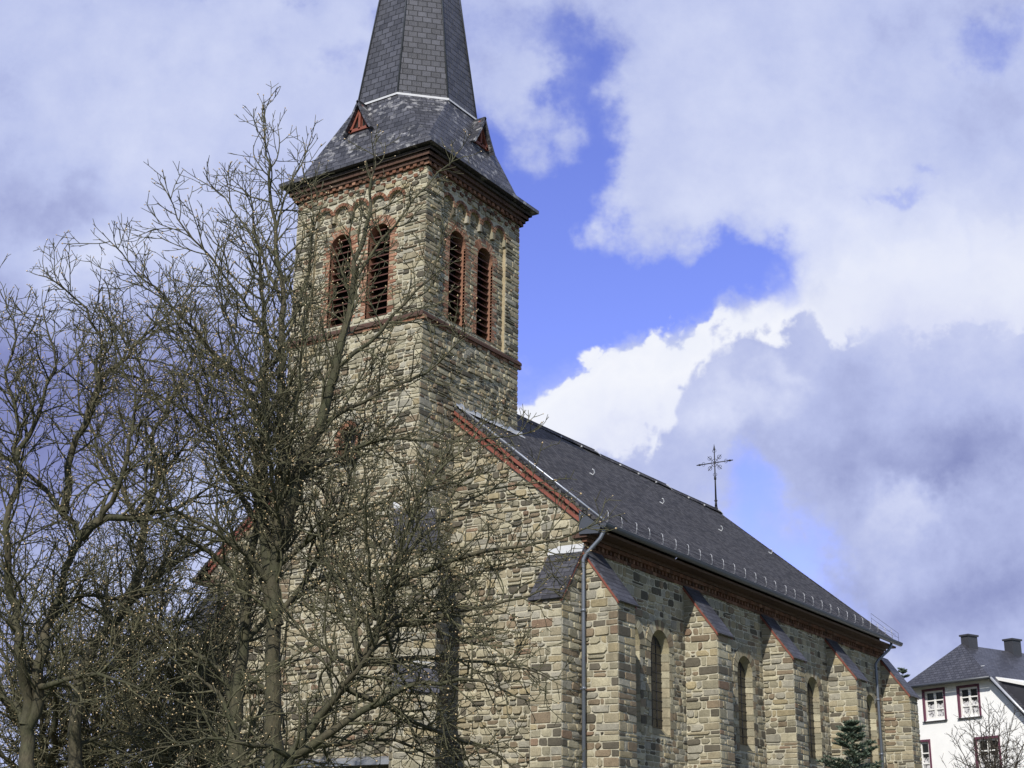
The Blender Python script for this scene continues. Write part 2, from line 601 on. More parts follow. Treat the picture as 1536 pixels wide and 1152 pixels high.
def clip_convex(poly, conv):
    for i in range(len(conv)):
        p, q = conv[i], conv[(i+1) % len(conv)]
        a, b = q[1]-p[1], -(q[0]-p[0])
        poly = clip_half(poly, a, b, a*p[0]+b*p[1])
        if len(poly) < 3: return []
    return poly


def span(poly, z0, z1):
    q = clip_half(clip_half(poly, 0, 1, z1), 0, -1, -z0)
    if len(q) < 2: return None
    return min(p[0] for p in q), max(p[0] for p in q)


def course_list(rng, z0, z1, h=(.15, .28)):
    rows = []
    z = z0
    while z < z1:
        nz = z + rng.uniform(*h)
        rows.append((z, nz)); z = nz
    return rows


def stone_block(mb, fr, poly, gap, depth, rng, col, bev=.014, dome=.012, base=0.0, tilt=.012):
    cu = sum(p[0] for p in poly)/len(poly); cz = sum(p[1] for p in poly)/len(poly)
    w = max(p[0] for p in poly)-min(p[0] for p in poly); h = max(p[1] for p in poly)-min(p[1] for p in poly)
    if w < .05 or h < .045: return
    def inset(g):
        su = max(.1, 1-2*g/w); sz = max(.1, 1-2*g/h)
        return [(cu+(u-cu)*su, cz+(z-cz)*sz) for u, z in poly]
    A = inset(gap); B = inset(gap+bev)
    n = len(poly)
    b = len(mb.v)
    tu, tz = rng.uniform(-tilt, tilt)/max(w, .1), rng.uniform(-tilt, tilt)/max(h, .1)
    for u, z in A: mb.v.append(tuple(fr.p(u, z, base)))
    for u, z in B: mb.v.append(tuple(fr.p(u, z, base+max(.004, depth+tu*(u-cu)+tz*(z-cz)+rng.uniform(-.003, .003)))))
    mb.v.append(tuple(fr.p(cu, cz, base+depth+rng.uniform(0, dome))))
    for i in range(n):
        j = (i+1) % n
        mb.f.append((b+i, b+j, b+n+j, b+n+i)); mb.f.append((b+n+i, b+n+j, b+2*n))
        for _ in (0, 1):
            mb.c.append(col); mb.uv.append(None); mb.s.append(False)


def sheet(mb, fr, outline, holes=(), d=0.0, col=MORTAR):
    loops = [[V((u, z, 0)) for u, z in outline]] + [[V((u, z, 0)) for u, z in h] for h in holes]
    flat = [p for l in loops for p in l]
    for tri in tessellate_polygon(loops):
        a, b, c = (flat[i] for i in tri)
        if (b-a).cross(c-a).z < 0: b, c = c, b
        mb.face([fr.p(q.x, q.y, d) for q in (a, b, c)], col)


def masonry(mb, fr, outline, holes=(), rows=None, seed=1, wid=(.2, .58), depth=(.008, .07), gap=.017, ext=(0.02, 0.02),
            quoin=(True, True), base=0.0, wob=.045, pal=STONES, zmin=-9, stone_outline=None):
    rng = random.Random(seed)
    sheet(mb, fr, outline, holes, base)
    umin = min(p[0] for p in outline); umax = max(p[0] for p in outline)
    conv = [(u-ext[0] if abs(u-umin) < 1e-4 else (u+ext[1] if abs(u-umax) < 1e-4 else u), z)
            for u, z in (stone_outline or outline)]
    if rows is None:
        rows = course_list(rng, min(p[1] for p in outline), max(p[1] for p in outline))
    ph = [(rng.uniform(0, 6.28), rng.uniform(.9, 2.0), rng.uniform(.4, 1)*wob) for _ in range(len(rows)+1)]
    def zb(i, u):
        p, k, a = ph[i]
        return (rows[i][0] if i < len(rows) else rows[-1][1]) + a*math.sin(k*u+p)
    for i, (z0, z1) in enumerate(rows):
        if z1 < zmin: continue
        s = span(conv, z0, z1)
        if not s: continue
        ivs = [(s[0], s[1], True, True)]
        for h in holes:
            hs = span(h, z0-.02, z1+.02)
            if not hs: continue
            new = []
            for (a, b, qa, qb) in ivs:
                if hs[1] <= a or hs[0] >= b: new.append((a, b, qa, qb)); continue
                if hs[0]-a > .06: new.append((a, hs[0], qa, False))
                if b-hs[1] > .06: new.append((hs[1], b, False, qb))
            ivs = new
        for (a, b, qa, qb) in ivs:
            u = a
            first = True
            while u < b-1e-4:
                w = rng.uniform(*wid)
                if rng.random() < .12: w *= 1.5
                isq = False
                if first and qa and quoin[0]:
                    w = (.58 if i % 2 else .34)*rng.uniform(.65, 1.3); isq = True
                rem = b-u-w
                if rem < .16: w = b-u
                elif qb and quoin[1] and rem < .55:
                    w = max(.14, b-u-(.34 if i % 2 else .52)*rng.uniform(.7, 1.15)) if b-u > .6 else b-u
                if u+w > b-1e-3 and qb and quoin[1]: isq = True
                u0, u1 = u, min(b, u+w)
                first = False
                u = u1
                parts = [(0.0, 1.0)]
                if not isq and (z1-z0) > .2 and (u1-u0) > .2 and rng.random() < .22:
                    m = rng.uniform(.35, .65); parts = [(0, m), (m, 1)]
                for (f0, f1) in parts:
                    def Z(uu, f): return zb(i, uu)*(1-f)+zb(i+1, uu)*f
                    ww, hh = u1-u0, (z1-z0)*(f1-f0)
                    ch = min(.07, .32*min(ww, hh))*(0.4 if isq else 1.0)
                    j = .75*ch
                    R = lambda: rng.uniform(-j, j)
                    c1, c2, c3, c4 = (ch*rng.uniform(.3, 1.3) for _ in range(4))
                    poly = [(u0+c1+R(), Z(u0+c1, f0)), (u1-c2+R(), Z(u1-c2, f0)), (u1, Z(u1, f0)+c2), (u1, Z(u1, f1)-c3+R()),
                            (u1-c3+R(), Z(u1-c3, f1)), (u0+c4+R(), Z(u0+c4, f1)), (u0, Z(u0, f1)-c4), (u0, Z(u0, f0)+c1+R())]
                    poly = clip_convex(poly, conv)
                    if len(poly) < 3: continue
                    dd = .026 if isq else rng.uniform(*depth)
                    g = gap*rng.uniform(.6, 1.5)
                    stone_block(mb, fr, poly, g, dd, rng, pick(rng, pal), base=base, tilt=.004 if isq else .018,
                                dome=.006 if isq else .016)


def rect(u0, u1, z0, z1):
    return [(u0, z0), (u1, z0), (u1, z1), (u0, z1)]


def arch(uc, w, z0, zs, n=12, rise=None):
    r = w/2; rise = r if rise is None else rise
    pts = [(uc-r, z0), (uc+r, z0)]
    for k in range(n+1):
        a = math.pi*k/n
        pts.append((uc+r*math.cos(a), zs+rise*math.sin(a)))
    return pts


def arch_ring(mb, fr, uc, w, zs, thick, d0, d1, nb, rng, pal, rise=None, gap=.10, halfcircle=math.pi):
    """wedge-shaped blocks round an arch"""
    r = w/2; rise = r if rise is None else rise
    for k in range(nb):
        a0 = math.pi*(k+gap)/nb; a1 = math.pi*(k+1-gap)/nb
        q = []
        for (a, t) in ((a0, 0), (a0, thick), (a1, thick), (a1, 0)):
            q.append((uc+(r+t)*math.cos(a), zs+(rise+t)*math.sin(a)))
        dd = d1+rng.uniform(-.004, .006)
        p = [fr.p(u, z, d0) for u, z in q] + [fr.p(u, z, dd) for u, z in q]
        mb.mesh(p, [(4, 5, 6, 7), (0, 1, 5, 4), (1, 2, 6, 5), (2, 3, 7, 6), (3, 0, 4, 7)], pick(rng, pal))


def jamb(mb, fr, u_edge, side, z0, z1, hgt, d0, d1, rng, pal, long=.25, short=.13):
    """alternating long and short blocks up the side of an opening"""
    z = z0; k = 0
    while z < z1-.02:
        h = min(hgt, z1-z)
        L = long if k % 2 else short
        a, b = (u_edge-L, u_edge) if side < 0 else (u_edge, u_edge+L)
        mb.fbox(fr, a, b, z+.011, z+h-.011, d0, d1+rng.uniform(-.004, .006), pick(rng, pal))
        z += h; k += 1


def reveal(mb, fr, outline, d_out, d_in, col, closed=False):
    n = len(outline)
    for i in range(n):
        a, b = outline[i], outline[(i+1) % n]
        mb.face([fr.p(*a, d_out), fr.p(*a, d_in), fr.p(*b, d_in), fr.p(*b, d_out)], col)


def slope_uv(pts, udir, sdir, o):
    return [((V(p)-o).dot(udir), (V(p)-o).dot(sdir)) for p in pts]


def slate_face(mb, pts):
    """roof face with u along the level line and v up the slope"""
    pts = [V(p) for p in pts]
    n = (pts[1]-pts[0]).cross(pts[2]-pts[0]).normalized()
    ud = V((0, 0, 1)).cross(n)
    if ud.length < 1e-5: ud = V((1, 0, 0))
    ud.normalize()
    sd = n.cross(ud).normalized()
    mb.face(pts, (1, 1, 1), slope_uv(pts, ud, sd, V((0, 0, 0))))


def slab(mb, top, thick):
    """a roof sheet with a thickness, slate uv on all faces"""
    top = [V(p) for p in top]
    n = (top[1]-top[0]).cross(top[2]-top[0]).normalized()
    bot = [p - n*thick for p in top]
    slate_face(mb, top)
    slate_face(mb, list(reversed(bot)))
    for i in range(len(top)):
        j = (i+1) % len(top)
        slate_face(mb, [bot[i], bot[j], top[j], top[i]])


# ------------------------------------------------------------------ ground
def build_ground():
    m, N, b = new_mat('ground_grass')
    p = pos(N)
    n = N.noise(p, .25, 6, .6); n2 = N.noise(p, 9.0, 6, .7)
    c = N.mix(N.smooth(n.outputs[0], .35, .65), (.055, .075, .025), (.085, .095, .035))
    c = N.mix(N.math('MULTIPLY', N.smooth(n2.outputs[0], .45, .7), .6), c, (.10, .085, .05))
    N.link(c, b.inputs['Base Color'])
    b.inputs['Roughness'].default_value = .95
    bump(N, b, n2.outputs[0], .9, .06)
    mb = MB()
    S, K = 900.0, 24
    for i in range(K):
        for j in range(K):
            f = lambda k: S*(2*k/K-1)
            mb.face([(f(i), f(j), GROUND), (f(i+1), f(j), GROUND), (f(i+1), f(j+1), GROUND), (f(i), f(j+1), GROUND)])
    tag(mb.build('ground', m), kind='structure')
    a = plain('path_gravel', (.26, .23, .19), .95, .35, 3.0, .8)
    mb = MB()
    mb.box(-12, -1.7, 1.5, 4.5, GROUND+.002, GROUND+.012)
    mb.box(-12, 36, -12.5, -10.2, GROUND+.002, GROUND+.014)
    tag(mb.build('path', a), kind='structure')
    a = plain('road_asphalt', (.05, .05, .052), .9, .25, 5.0, .5)
    mb = MB()
    mb.box(-60, -54, -300, 300, GROUND+.002, GROUND+.02)
    tag(mb.build('road', a), kind='structure')


build_ground()

# ------------------------------------------------------------------ church
W = 6.0
XG, XE = 2.09, 29.4              # the gables of the nave
HALF = 8.1                       # half width of the nave, its axis at y = 3
YS, YN = 3-HALF, 3+HALF
ZR, PT = 18.07, .824             # ridge height, pitch
ON = .79
ZE = ZR - PT*(HALF+ON)
church = empty('church', (3, 3, GROUND),
               'tan rubble stone church with slate spire, red belfry louvres and long buttressed nave', 'church')


def zroof(y): return ZR - PT*abs(y-3)


tw = Frame((0, W, 0), (0, -1, 0))       # west face of the tower (u runs to the right as one looks at it)
ts = Frame((0, 0, 0), (1, 0, 0))        # south face
tn = Frame((W, W, 0), (-1, 0, 0))
te = Frame((W, 0, 0), (0, 1, 0))
ZS = 18.40
ZTOP = 24.15


def build_tower():
    rng = random.Random(11)
    rows = course_list(rng, GROUND, ZS-.15, (.13, .25))
    rows2 = course_list(rng, ZS+.1, ZTOP, (.13, .23))
    wall = MB()
    # lower stage
    wwin = arch(3.0, .70, 13.55, 14.42)
    masonry(wall, tw, rect(0, W, GROUND, ZS-.1), [wwin], rows, 21, wid=(.2, .5), ext=(.0, .03))
    masonry(wall, ts, rect(0, XG, GROUND, 14.2), (), rows, 22, wid=(.18, .46), ext=(0, 0), quoin=(True, False))
    masonry(wall, ts, rect(0, W, 14.2, ZS-.1), (), [r for r in rows if r[0] > 14.0], 23, wid=(.18, .46), ext=(0, .03), depth=(.008, .08))
    for fr in (tn, te): sheet(wall, fr, rect(0, W, GROUND, ZS-.1), (), 0, (.33, .27, .17))
    # belfry stage: a sunk panel with an arched frieze on every face
    pan_u0, pan_u1, pan_z0 = .92, 5.08, ZS+.12
    n_ar = 5
    step = (pan_u1-pan_u0)/n_ar
    zspr = 23.05
    outline = [(pan_u0, pan_z0), (pan_u1, pan_z0)]
    for k in reversed(range(n_ar)):
        c = pan_u0+step*(k+.5); r = step/2-.09
        outline.append((c+step/2-.0, zspr-.16) if k == n_ar-1 else (c+r+.02, zspr-.16))
        for q in range(9):
            a = math.pi*q/8
            outline.append((c+r*math.cos(a), zspr+r*math.sin(a)))
        outline.append((c-step/2+.0, zspr-.16) if k == 0 else (c-r-.02, zspr-.16))
    REC = -.13
    op = [arch(2.12, .98, 18.72, 21.80), arch(3.88, .98, 18.72, 21.80)]
    # a conservative clear area for stones in front of the panel
    for i, fr in enumerate((tw, ts, tn, te)):
        full = rect(0, W, ZS+.1, ZTOP)
        if i < 2:
            masonry(wall, fr, full, [outline], rows2, 31+i, wid=(.2, .5), ext=(0, .03) if i == 0 else (0, .03))
            masonry(wall, fr, rect(pan_u0-.0, pan_u1+.0, pan_z0, 23.6), op, rows2, 41+i, wid=(.18, .42), ext=(0, 0),
                    quoin=(False, False), base=REC, depth=(.01, .04))
        else:
            sheet(wall, fr, full, [outline], 0, (.33, .27, .17))
            sheet(wall, fr, rect(pan_u0, pan_u1, pan_z0, 23.6), op, REC, (.33, .27, .17))
        reveal(wall, fr, outline, 0, REC, (.36, .30, .2))
    wall.build('tower_wall', STONE, church, True)

    # brick trim, louvres
    for i, fr in enumerate((tw, ts, tn, te)):
        frz = MB()
        for k in range(n_ar):
            c = pan_u0+step*(k+.5); r = step/2-.09
            arch_ring(frz, fr, c, 2*r, zspr, .115, -.02, .032, 9, rng, BRICKS)
            for s in (-1, 1):
                u = c+s*(r+.045)
                frz.fbox(fr, u-.045, u+.045, zspr-.28, zspr-.01, REC, .03, pick(rng, STONES))
        frz.build('arched_frieze', BRICK, church, True)
        # checker of dark headers above the arches
        ck = MB()
        for row, z in enumerate((23.66, 23.82)):
            for q in range(24):
                if (q+row) % 2: continue
                u = .06+q*.245
                ck.fbox(fr, u, u+.17, z, z+.13, -.01, .06, tuple(x*.75 for x in pick(rng, BRICKS)))  # dark headers, toned down further for the shade under the eaves
        ck.build('brick_band', BRICK, church, True)

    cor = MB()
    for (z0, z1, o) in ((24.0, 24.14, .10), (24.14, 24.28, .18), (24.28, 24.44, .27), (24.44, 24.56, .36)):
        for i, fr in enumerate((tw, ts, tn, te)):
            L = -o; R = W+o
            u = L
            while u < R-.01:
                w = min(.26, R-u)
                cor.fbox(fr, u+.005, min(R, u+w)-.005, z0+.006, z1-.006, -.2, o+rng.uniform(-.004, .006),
                         pick(rng, BRICKS_SHADED) if z0 < 24.1 else (.085, .05, .04) if z0 < 24.4 else (.05, .04, .038))
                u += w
    for i, fr in enumerate((tw, ts, tn, te)):      # dentils under the top course
        for q in range(20):
            u = -.1+q*.31
            cor.fbox(fr, u, u+.15, 24.02, 24.15, .0, .15, pick(rng, BRICKS))
    cor.build('cornice', BRICK, church, True)
    sc = MB()
    for fr in (tw, ts, tn, te):
        sc.hexa([fr.p(-.12, ZS-.13, .12), fr.p(W+.12, ZS-.13, .12), fr.p(W, ZS-.13, -.05), fr.p(0, ZS-.13, -.05),
                 fr.p(-.12, ZS-.02, .12), fr.p(W+.12, ZS-.02, .12), fr.p(W, ZS+.13, -.05), fr.p(0, ZS+.13, -.05)], (.085, .05, .042))
        q = -.05
        while q < W:
            sc.fbox(fr, q+.006, q+.24, ZS-.24, ZS-.135, -.04, .06, pick(rng, BRICKS)); q += .25
    sc.build('string_course', BRICK, church, True)

    for i, fr in enumerate((tw, ts, tn, te)):
        for uc in (2.12, 3.88):
            win = MB()
            reveal(win, fr, arch(uc, .98, 18.72, 21.80), REC+.03, REC-.42, (.24, .125, .085))
            arch_ring(win, fr, uc, .98, 21.80, .34, REC-.05, REC+.028, 19, rng, BRICKS_PALE, gap=.13)
            for s in (-1, 1):
                jamb(win, fr, uc+s*.49, s, 18.74, 21.80, .125, REC-.05, REC+.028, rng, BRICKS_PALE, .33, .20)
            o = win.build('belfry_window', BRICK, church, True)
            lv = MB()
            z = 18.78
            while z < 22.2:
                zz = min(z+.2, 22.25)
                hw = .49 if zz < 21.8 else math.sqrt(max(.01, .49**2-(zz-21.8)**2))
                P = fr.p
                lv.hexa([P(uc-hw, z, REC-.12), P(uc+hw, z, REC-.12), P(uc+hw, z+.13, REC-.38), P(uc-hw, z+.13, REC-.38),
                         P(uc-hw, z+.045, REC-.12), P(uc+hw, z+.045, REC-.12), P(uc+hw, z+.175, REC-.38), P(uc-hw, z+.175, REC-.38)])
                z += .255
            lv.build('louvre', LOUVRE, o)
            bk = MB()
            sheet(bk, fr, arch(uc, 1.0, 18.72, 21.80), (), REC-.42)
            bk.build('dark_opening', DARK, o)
    # small arched window low in the west face
    sw = MB()
    reveal(sw, tw, wwin, .03, -.3, (.22, .12, .08))
    arch_ring(sw, tw, 3.0, .70, 14.42, .2, -.02, .05, 13, rng, BRICKS)
    for s in (-1, 1): jamb(sw, tw, 3.0+s*.35, s, 13.55, 14.42, .085, -.02, .05, rng, BRICKS, .24, .14)
    o = sw.build('window', BRICK, church, True)
    bk = MB(); sheet(bk, tw, wwin, (), -.26); bk.build('pane', GLASS, o)
    sl = MB()
    sl.hexa([tw.p(2.5, 13.42, .12), tw.p(3.5, 13.42, .12), tw.p(3.5, 13.42, -.28), tw.p(2.5, 13.42, -.28),
             tw.p(2.5, 13.46, .12), tw.p(3.5, 13.46, .12), tw.p(3.5, 13.6, -.28), tw.p(2.5, 13.6, -.28)])
    sl.build('sill', HOUSE_SLATE, o)
    # west portal under a metal-covered ledge
    pt = MB()
    rngp = random.Random(5)
    for (o_, z) in ((.12, 1.2), (.0, 1.2)):
        pass
    arch_ring(pt, tw, 3.0, 2.2, 1.1, .4, -.02, .09, 15, rngp, STONES)
    for s in (-1, 1): jamb(pt, tw, 3.0+s*1.1, s, GROUND, 1.1, .3, -.02, .09, rngp, STONES, .5, .35)
    po = pt.build('portal', STONE, church, True)
    dr = MB()
    ar = arch(3.0, 2.2, GROUND, 1.1)
    sheet(dr, tw, ar, (), .045)
    for k in range(10): dr.fbox(tw, 1.95+k*.212, 1.95+k*.212+.19, GROUND, 1.3, .046, .07)
    dr.build('door', SOFFIT, po)
    lg = MB()
    lg.hexa([tw.p(.3, 3.36, .5), tw.p(5.75, 3.36, .5), tw.p(5.75, 3.36, 0.0), tw.p(.3, 3.36, 0.0),
             tw.p(.3, 3.50, .5), tw.p(5.75, 3.50, .5), tw.p(5.75, 3.66, 0.0), tw.p(.3, 3.66, 0.0)])
    lg.build('ledge', ZINC, church)


build_tower()


def build_tower_roof():
    OV = .555
    zb = 24.62
    A, ZO = 2.34, 27.85
    c = V((3, 3, 0))
    def sq(h, z): return [V((3-h, 3-h, z)), V((3+h, 3-h, z)), V((3+h, 3+h, z)), V((3-h, 3+h, z))]
    t = math.tan(math.pi/8)
    def octo(a, z):
        return [V((3-t*a, 3-a, z)), V((3+t*a, 3-a, z)), V((3+a, 3-t*a, z)), V((3+a, 3+t*a, z)),
                V((3+t*a, 3+a, z)), V((3-t*a, 3+a, z)), V((3-a, 3+t*a, z)), V((3-a, 3-t*a, z))]
    E = sq(3+OV, zb+.13)
    Eb = sq(3+OV, zb)
    K = sq(3+OV-.62, zb+.13+.50)     # the eaves flare a little
    O = octo(A, ZO)
    mb = MB()
    for i in range(4):
        j = (i+1) % 4
        slate_face(mb, [E[i], E[j], K[j], K[i]])
        slate_face(mb, [Eb[i], Eb[j], E[j], E[i]])
        slate_face(mb, [K[i], K[j], O[2*i+1], O[2*i]])
        slate_face(mb, [K[j], O[(2*i+2) % 8], O[2*i+1]])
        Wl = sq(3.0, zb-.02)
        mb.face([Eb[j], Eb[i], Wl[i], Wl[j]], (1, 1, 1), [(0, 0)]*4)
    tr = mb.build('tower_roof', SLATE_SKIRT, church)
    sp = MB()
    top_z = 44.5
    O2 = octo(A-.03, ZO-.02)
    nseg = 10
    for k in range(nseg):
        f0, f1 = k/nseg, (k+1)/nseg
        flare = lambda f: (A-.03)*(1-f) + .16*math.exp(-f*14)*0
        a0, a1 = flare(f0), max(.06, flare(f1))
        P0 = octo(a0, ZO-.02+(top_z-ZO)*f0); P1 = octo(a1, ZO-.02+(top_z-ZO)*f1)
        for i in range(8):
            j = (i+1) % 8
            slate_face(sp, [P0[i], P0[j], P1[j], P1[i]])
    so = sp.build('spire', SLATE_SPIRE, church)
    hp = MB()
    for i in range(8):
        a = octo(A-.02, ZO)[i]; b = octo(.07, top_z)[i]
        hp.tube([a, b], [.035, .02], 5)
    hp.build('hip_capping', GUTTER, so)
    fin = MB()
    fin.tube([(3, 3, top_z-.4), (3, 3, top_z+2.2)], [.07, .03], 6)
    fin.tube([(3, 2.2, top_z+1.5), (3, 3.8, top_z+1.5)], .03, 6)
    fin.mesh(*ico(V((3, 3, top_z+.35)), .22))
    fin.build('finial', IRON, so)
    fl = MB()
    P = octo(A+.05, ZO-.06)
    Q = octo(A+.02, ZO+.045)
    for i in range(8):
        j = (i+1) % 8
        fl.face([P[i], P[j], Q[j], Q[i]])
        fl.face([Q[i], Q[j], octo(A-.1, ZO+.06)[j], octo(A-.1, ZO+.06)[i]])
    fl.build('flashing', LEAD, tr)
    # little triangular dormers in the four slopes
    for fr in (tw, ts, tn, te):
        uc = 3.0-.56 if fr is tw else 3.0+.6 if fr is ts else 3.0
        uc = 2.5 if fr is tw else 3.75 if fr is ts else 3.0
        dz0 = 26.62
        # slope of the skirt behind the dormer
        def inward(z): return OV-.62 - (3+OV-.62-A)*(z-K[0].z)/(ZO-K[0].z)
        df = inward(dz0)+.03
        hw, hh = .46, 1.0
        back = inward(dz0+hh)-.1
        dm = MB()
        a, b, c3 = (uc-hw-.24, dz0-.16), (uc+hw+.24, dz0-.16), (uc, dz0+hh+.15)
        for (s0, s1) in ((a, c3), (c3, b)):
            # roof cheek running back into the slope, flared at the foot
            m = ((s0[0]+s1[0])/2+(.0), (s0[1]+s1[1])/2-.07)
            for (q0, q1) in ((s0, m), (m, s1)):
                pts = [fr.p(*q0, df+.22), fr.p(q0[0], q0[1], min(df, inward(q0[1]))-.8), fr.p(q1[0], q1[1], min(df, inward(q1[1]))-.8), fr.p(*q1, df+.22)]
                slab(dm, list(reversed(pts)), .085)
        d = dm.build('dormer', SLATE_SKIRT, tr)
        fb = MB()
        fb.face([fr.p(uc-hw, dz0-.06, df-.05), fr.p(uc+hw, dz0-.06, df-.05), fr.p(uc, dz0+hh, df-.05)])
        def bar(p, q, w=.055):
            p = V((p[0], p[1], 0)); q = V((q[0], q[1], 0)); s = (q-p).normalized().cross(V((0, 0, 1)))*w
            c4 = [p-s, q-s, q+s, p+s]
            fb.mesh([fr.p(v.x, v.y, df-.05) for v in c4]+[fr.p(v.x, v.y, df+.05) for v in c4],
                    [(4, 5, 6, 7), (0, 1, 5, 4), (1, 2, 6, 5), (2, 3, 7, 6), (3, 0, 4, 7)])
        bar((uc-hw, dz0-.05), (uc, dz0+hh-.03), .08); bar((uc+hw, dz0-.05), (uc, dz0+hh-.03), .08); bar((uc-hw, dz0), (uc+hw, dz0), .06)
        bar((uc, dz0), (uc, dz0+hh-.1), .05)
        fb.build('dormer_front', REDWOOD, d)
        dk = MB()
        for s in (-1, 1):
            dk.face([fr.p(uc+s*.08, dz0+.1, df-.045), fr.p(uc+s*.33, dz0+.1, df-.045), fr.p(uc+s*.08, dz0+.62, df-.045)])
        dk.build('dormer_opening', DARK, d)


def ico(c, r):
    import bmesh as bm_
    bm = bm_.new(); bm_.ops.create_icosphere(bm, subdivisions=2, radius=r)
    vs_ = [tuple(v.co+c) for v in bm.verts]; fs = [tuple(v.index for v in f.verts) for f in bm.faces]
    bm.free()
    return vs_, fs


build_tower_roof()


def build_diag_buttress(corner, ndir):
    n = V((ndir[0], ndir[1], 0)).normalized()
    u = V((-n.y, n.x, 0))
    hw = .64
    wall = MB()
    caps = []
    rng = random.Random(int(corner[1]*10)+3)
    c = V((corner[0], corner[1], 0))
    def stage(proj_, z0, zf, zt, back):
        cap = MB(); flash = MB()
        caps.append((cap, flash))
        fr = Frame(c + n*proj_ - u*hw, u)
        rows = course_list(rng, z0, zf, (.18, .3))
        masonry(wall, fr, rect(0, 2*hw, z0, zf), (), rows, rng.randint(0, 999), wid=(.3, .7), ext=(0, .02))
        for s, uu in ((-1, -n), (1, n)):
            # left flank looks to -u, right flank to +u
            o = c + (u*(s*hw)) + (n*(back) if s < 0 else n*proj_)
            d = n if s < 0 else -n
            f2 = Frame(o, d)
            L = proj_-back
            out = [(0, z0), (L, z0), (L, zf), (0, zt)] if s < 0 else [(0, z0), (L, z0), (L, zt), (0, zf)]
            masonry(wall, f2, out, (), rows+course_list(rng, zf, zt), rng.randint(0, 999), wid=(.3, .6), ext=(0, 0.02))
        # slate weathering
        a = c+n*(proj_+.1)+V((0, 0, zf-.06)); b = c+n*(back-.02)+V((0, 0, zt+.04))
        slab(cap, [a-u*(hw+.07), a+u*(hw+.07), b+u*(hw+.07), b-u*(hw+.07)], .06)
        q = c+n*(back+.0)+V((0, 0, zt+.05))
        flash.hexa([q-u*.66+n*.12-V((0, 0, .16)), q+u*.66+n*.12-V((0, 0, .16)), q+u*.66, q-u*.66,
                    q-u*.66+n*.13-V((0, 0, .1)), q+u*.66+n*.13-V((0, 0, .1)), q+u*.66+V((0, 0, .1)), q-u*.66+V((0, 0, .1))])
    stage(1.06, 5.9, 9.95, 11.65, -.5)
    stage(1.62, GROUND, 5.45, 6.45, .95)
    o = wall.build('buttress', STONE, church, True)
    for cap, flash in caps:
        cap.build('slate_cap', SLATE_CAP, o)
        flash.build('flashing', LEAD, o)


build_diag_buttress((0, 0), (-1, -1))
build_diag_buttress((0, W), (-1, 1))


def build_buttress(fr_w, fr_e, depth, thick, z_in, z_out, seed, wcol=True):
    """fr_w: a function (a, t, z) -> point, a = distance out from the wall, t = across the buttress"""
    P = fr_w
    wall = MB()
    def frame(a0, t0, a1, t1):
        p, q = P(a0, t0, 0), P(a1, t1, 0)
        return Frame(p, q-p)
    rng = random.Random(seed)
    rows = course_list(rng, GROUND, z_in, (.12, .31))
    f = frame(0, 0, depth, 0)                      # the lit flank
    masonry(wall, f, [(0, GROUND), (depth, GROUND), (depth, z_out), (0, z_in)], (), rows, seed, wid=(.16, .62), depth=(.008, .06),
            gap=.015, ext=(-.01, .02), quoin=(False, True), wob=.04)
    f = frame(depth, 0, depth, thick)
    masonry(wall, f, rect(0, thick, GROUND, z_out), (), rows, seed+1, wid=(.3, .6), depth=(.006, .04), ext=(0, .02))
    f = frame(depth, thick, 0, thick)
    masonry(wall, f, [(0, GROUND), (depth, GROUND), (depth, z_in), (0, z_out)], (), rows, seed+2, wid=(.3, .7), ext=(0, 0), quoin=(True, False))
    o = wall.build('buttress', STONE, church, True)
    cap = MB()
    ov = .07
    k = (z_in-z_out)/depth
    a = depth+.14
    pts = [P(-.02, -ov, z_in+.14+.02*k), P(a, -ov, z_out+.14-.14*k), P(a, thick+ov, z_out+.14-.14*k), P(-.02, thick+ov, z_in+.14+.02*k)]
    n = (pts[1]-pts[0]).cross(pts[2]-pts[0])
    if n.z < 0: pts.reverse()
    slab(cap, pts, .05)
    cap.build('slate_cap', SLATE_CAP, o)
    for t0, t1 in ((-.062, .02), (thick-.02, thick+.062)):
        red = MB()
        q = []
        for z_off in (-.055, .085):
            q += [P(0, t0, z_in+z_off), P(depth+.06, t0, z_out-.06*k+z_off), P(depth+.06, t1, z_out-.06*k+z_off), P(0, t1, z_in+z_off)]
        red.mesh(q, [(0, 1, 2, 3), (7, 6, 5, 4), (0, 4, 5, 1), (1, 5, 6, 2), (2, 6, 7, 3), (3, 7, 4, 0)])
        red.build('verge_board', REDWOOD, o)
    return o


BUT_X = [2.10, 9.12, 15.78, 22.48, 29.2]
BUT_T = 1.1


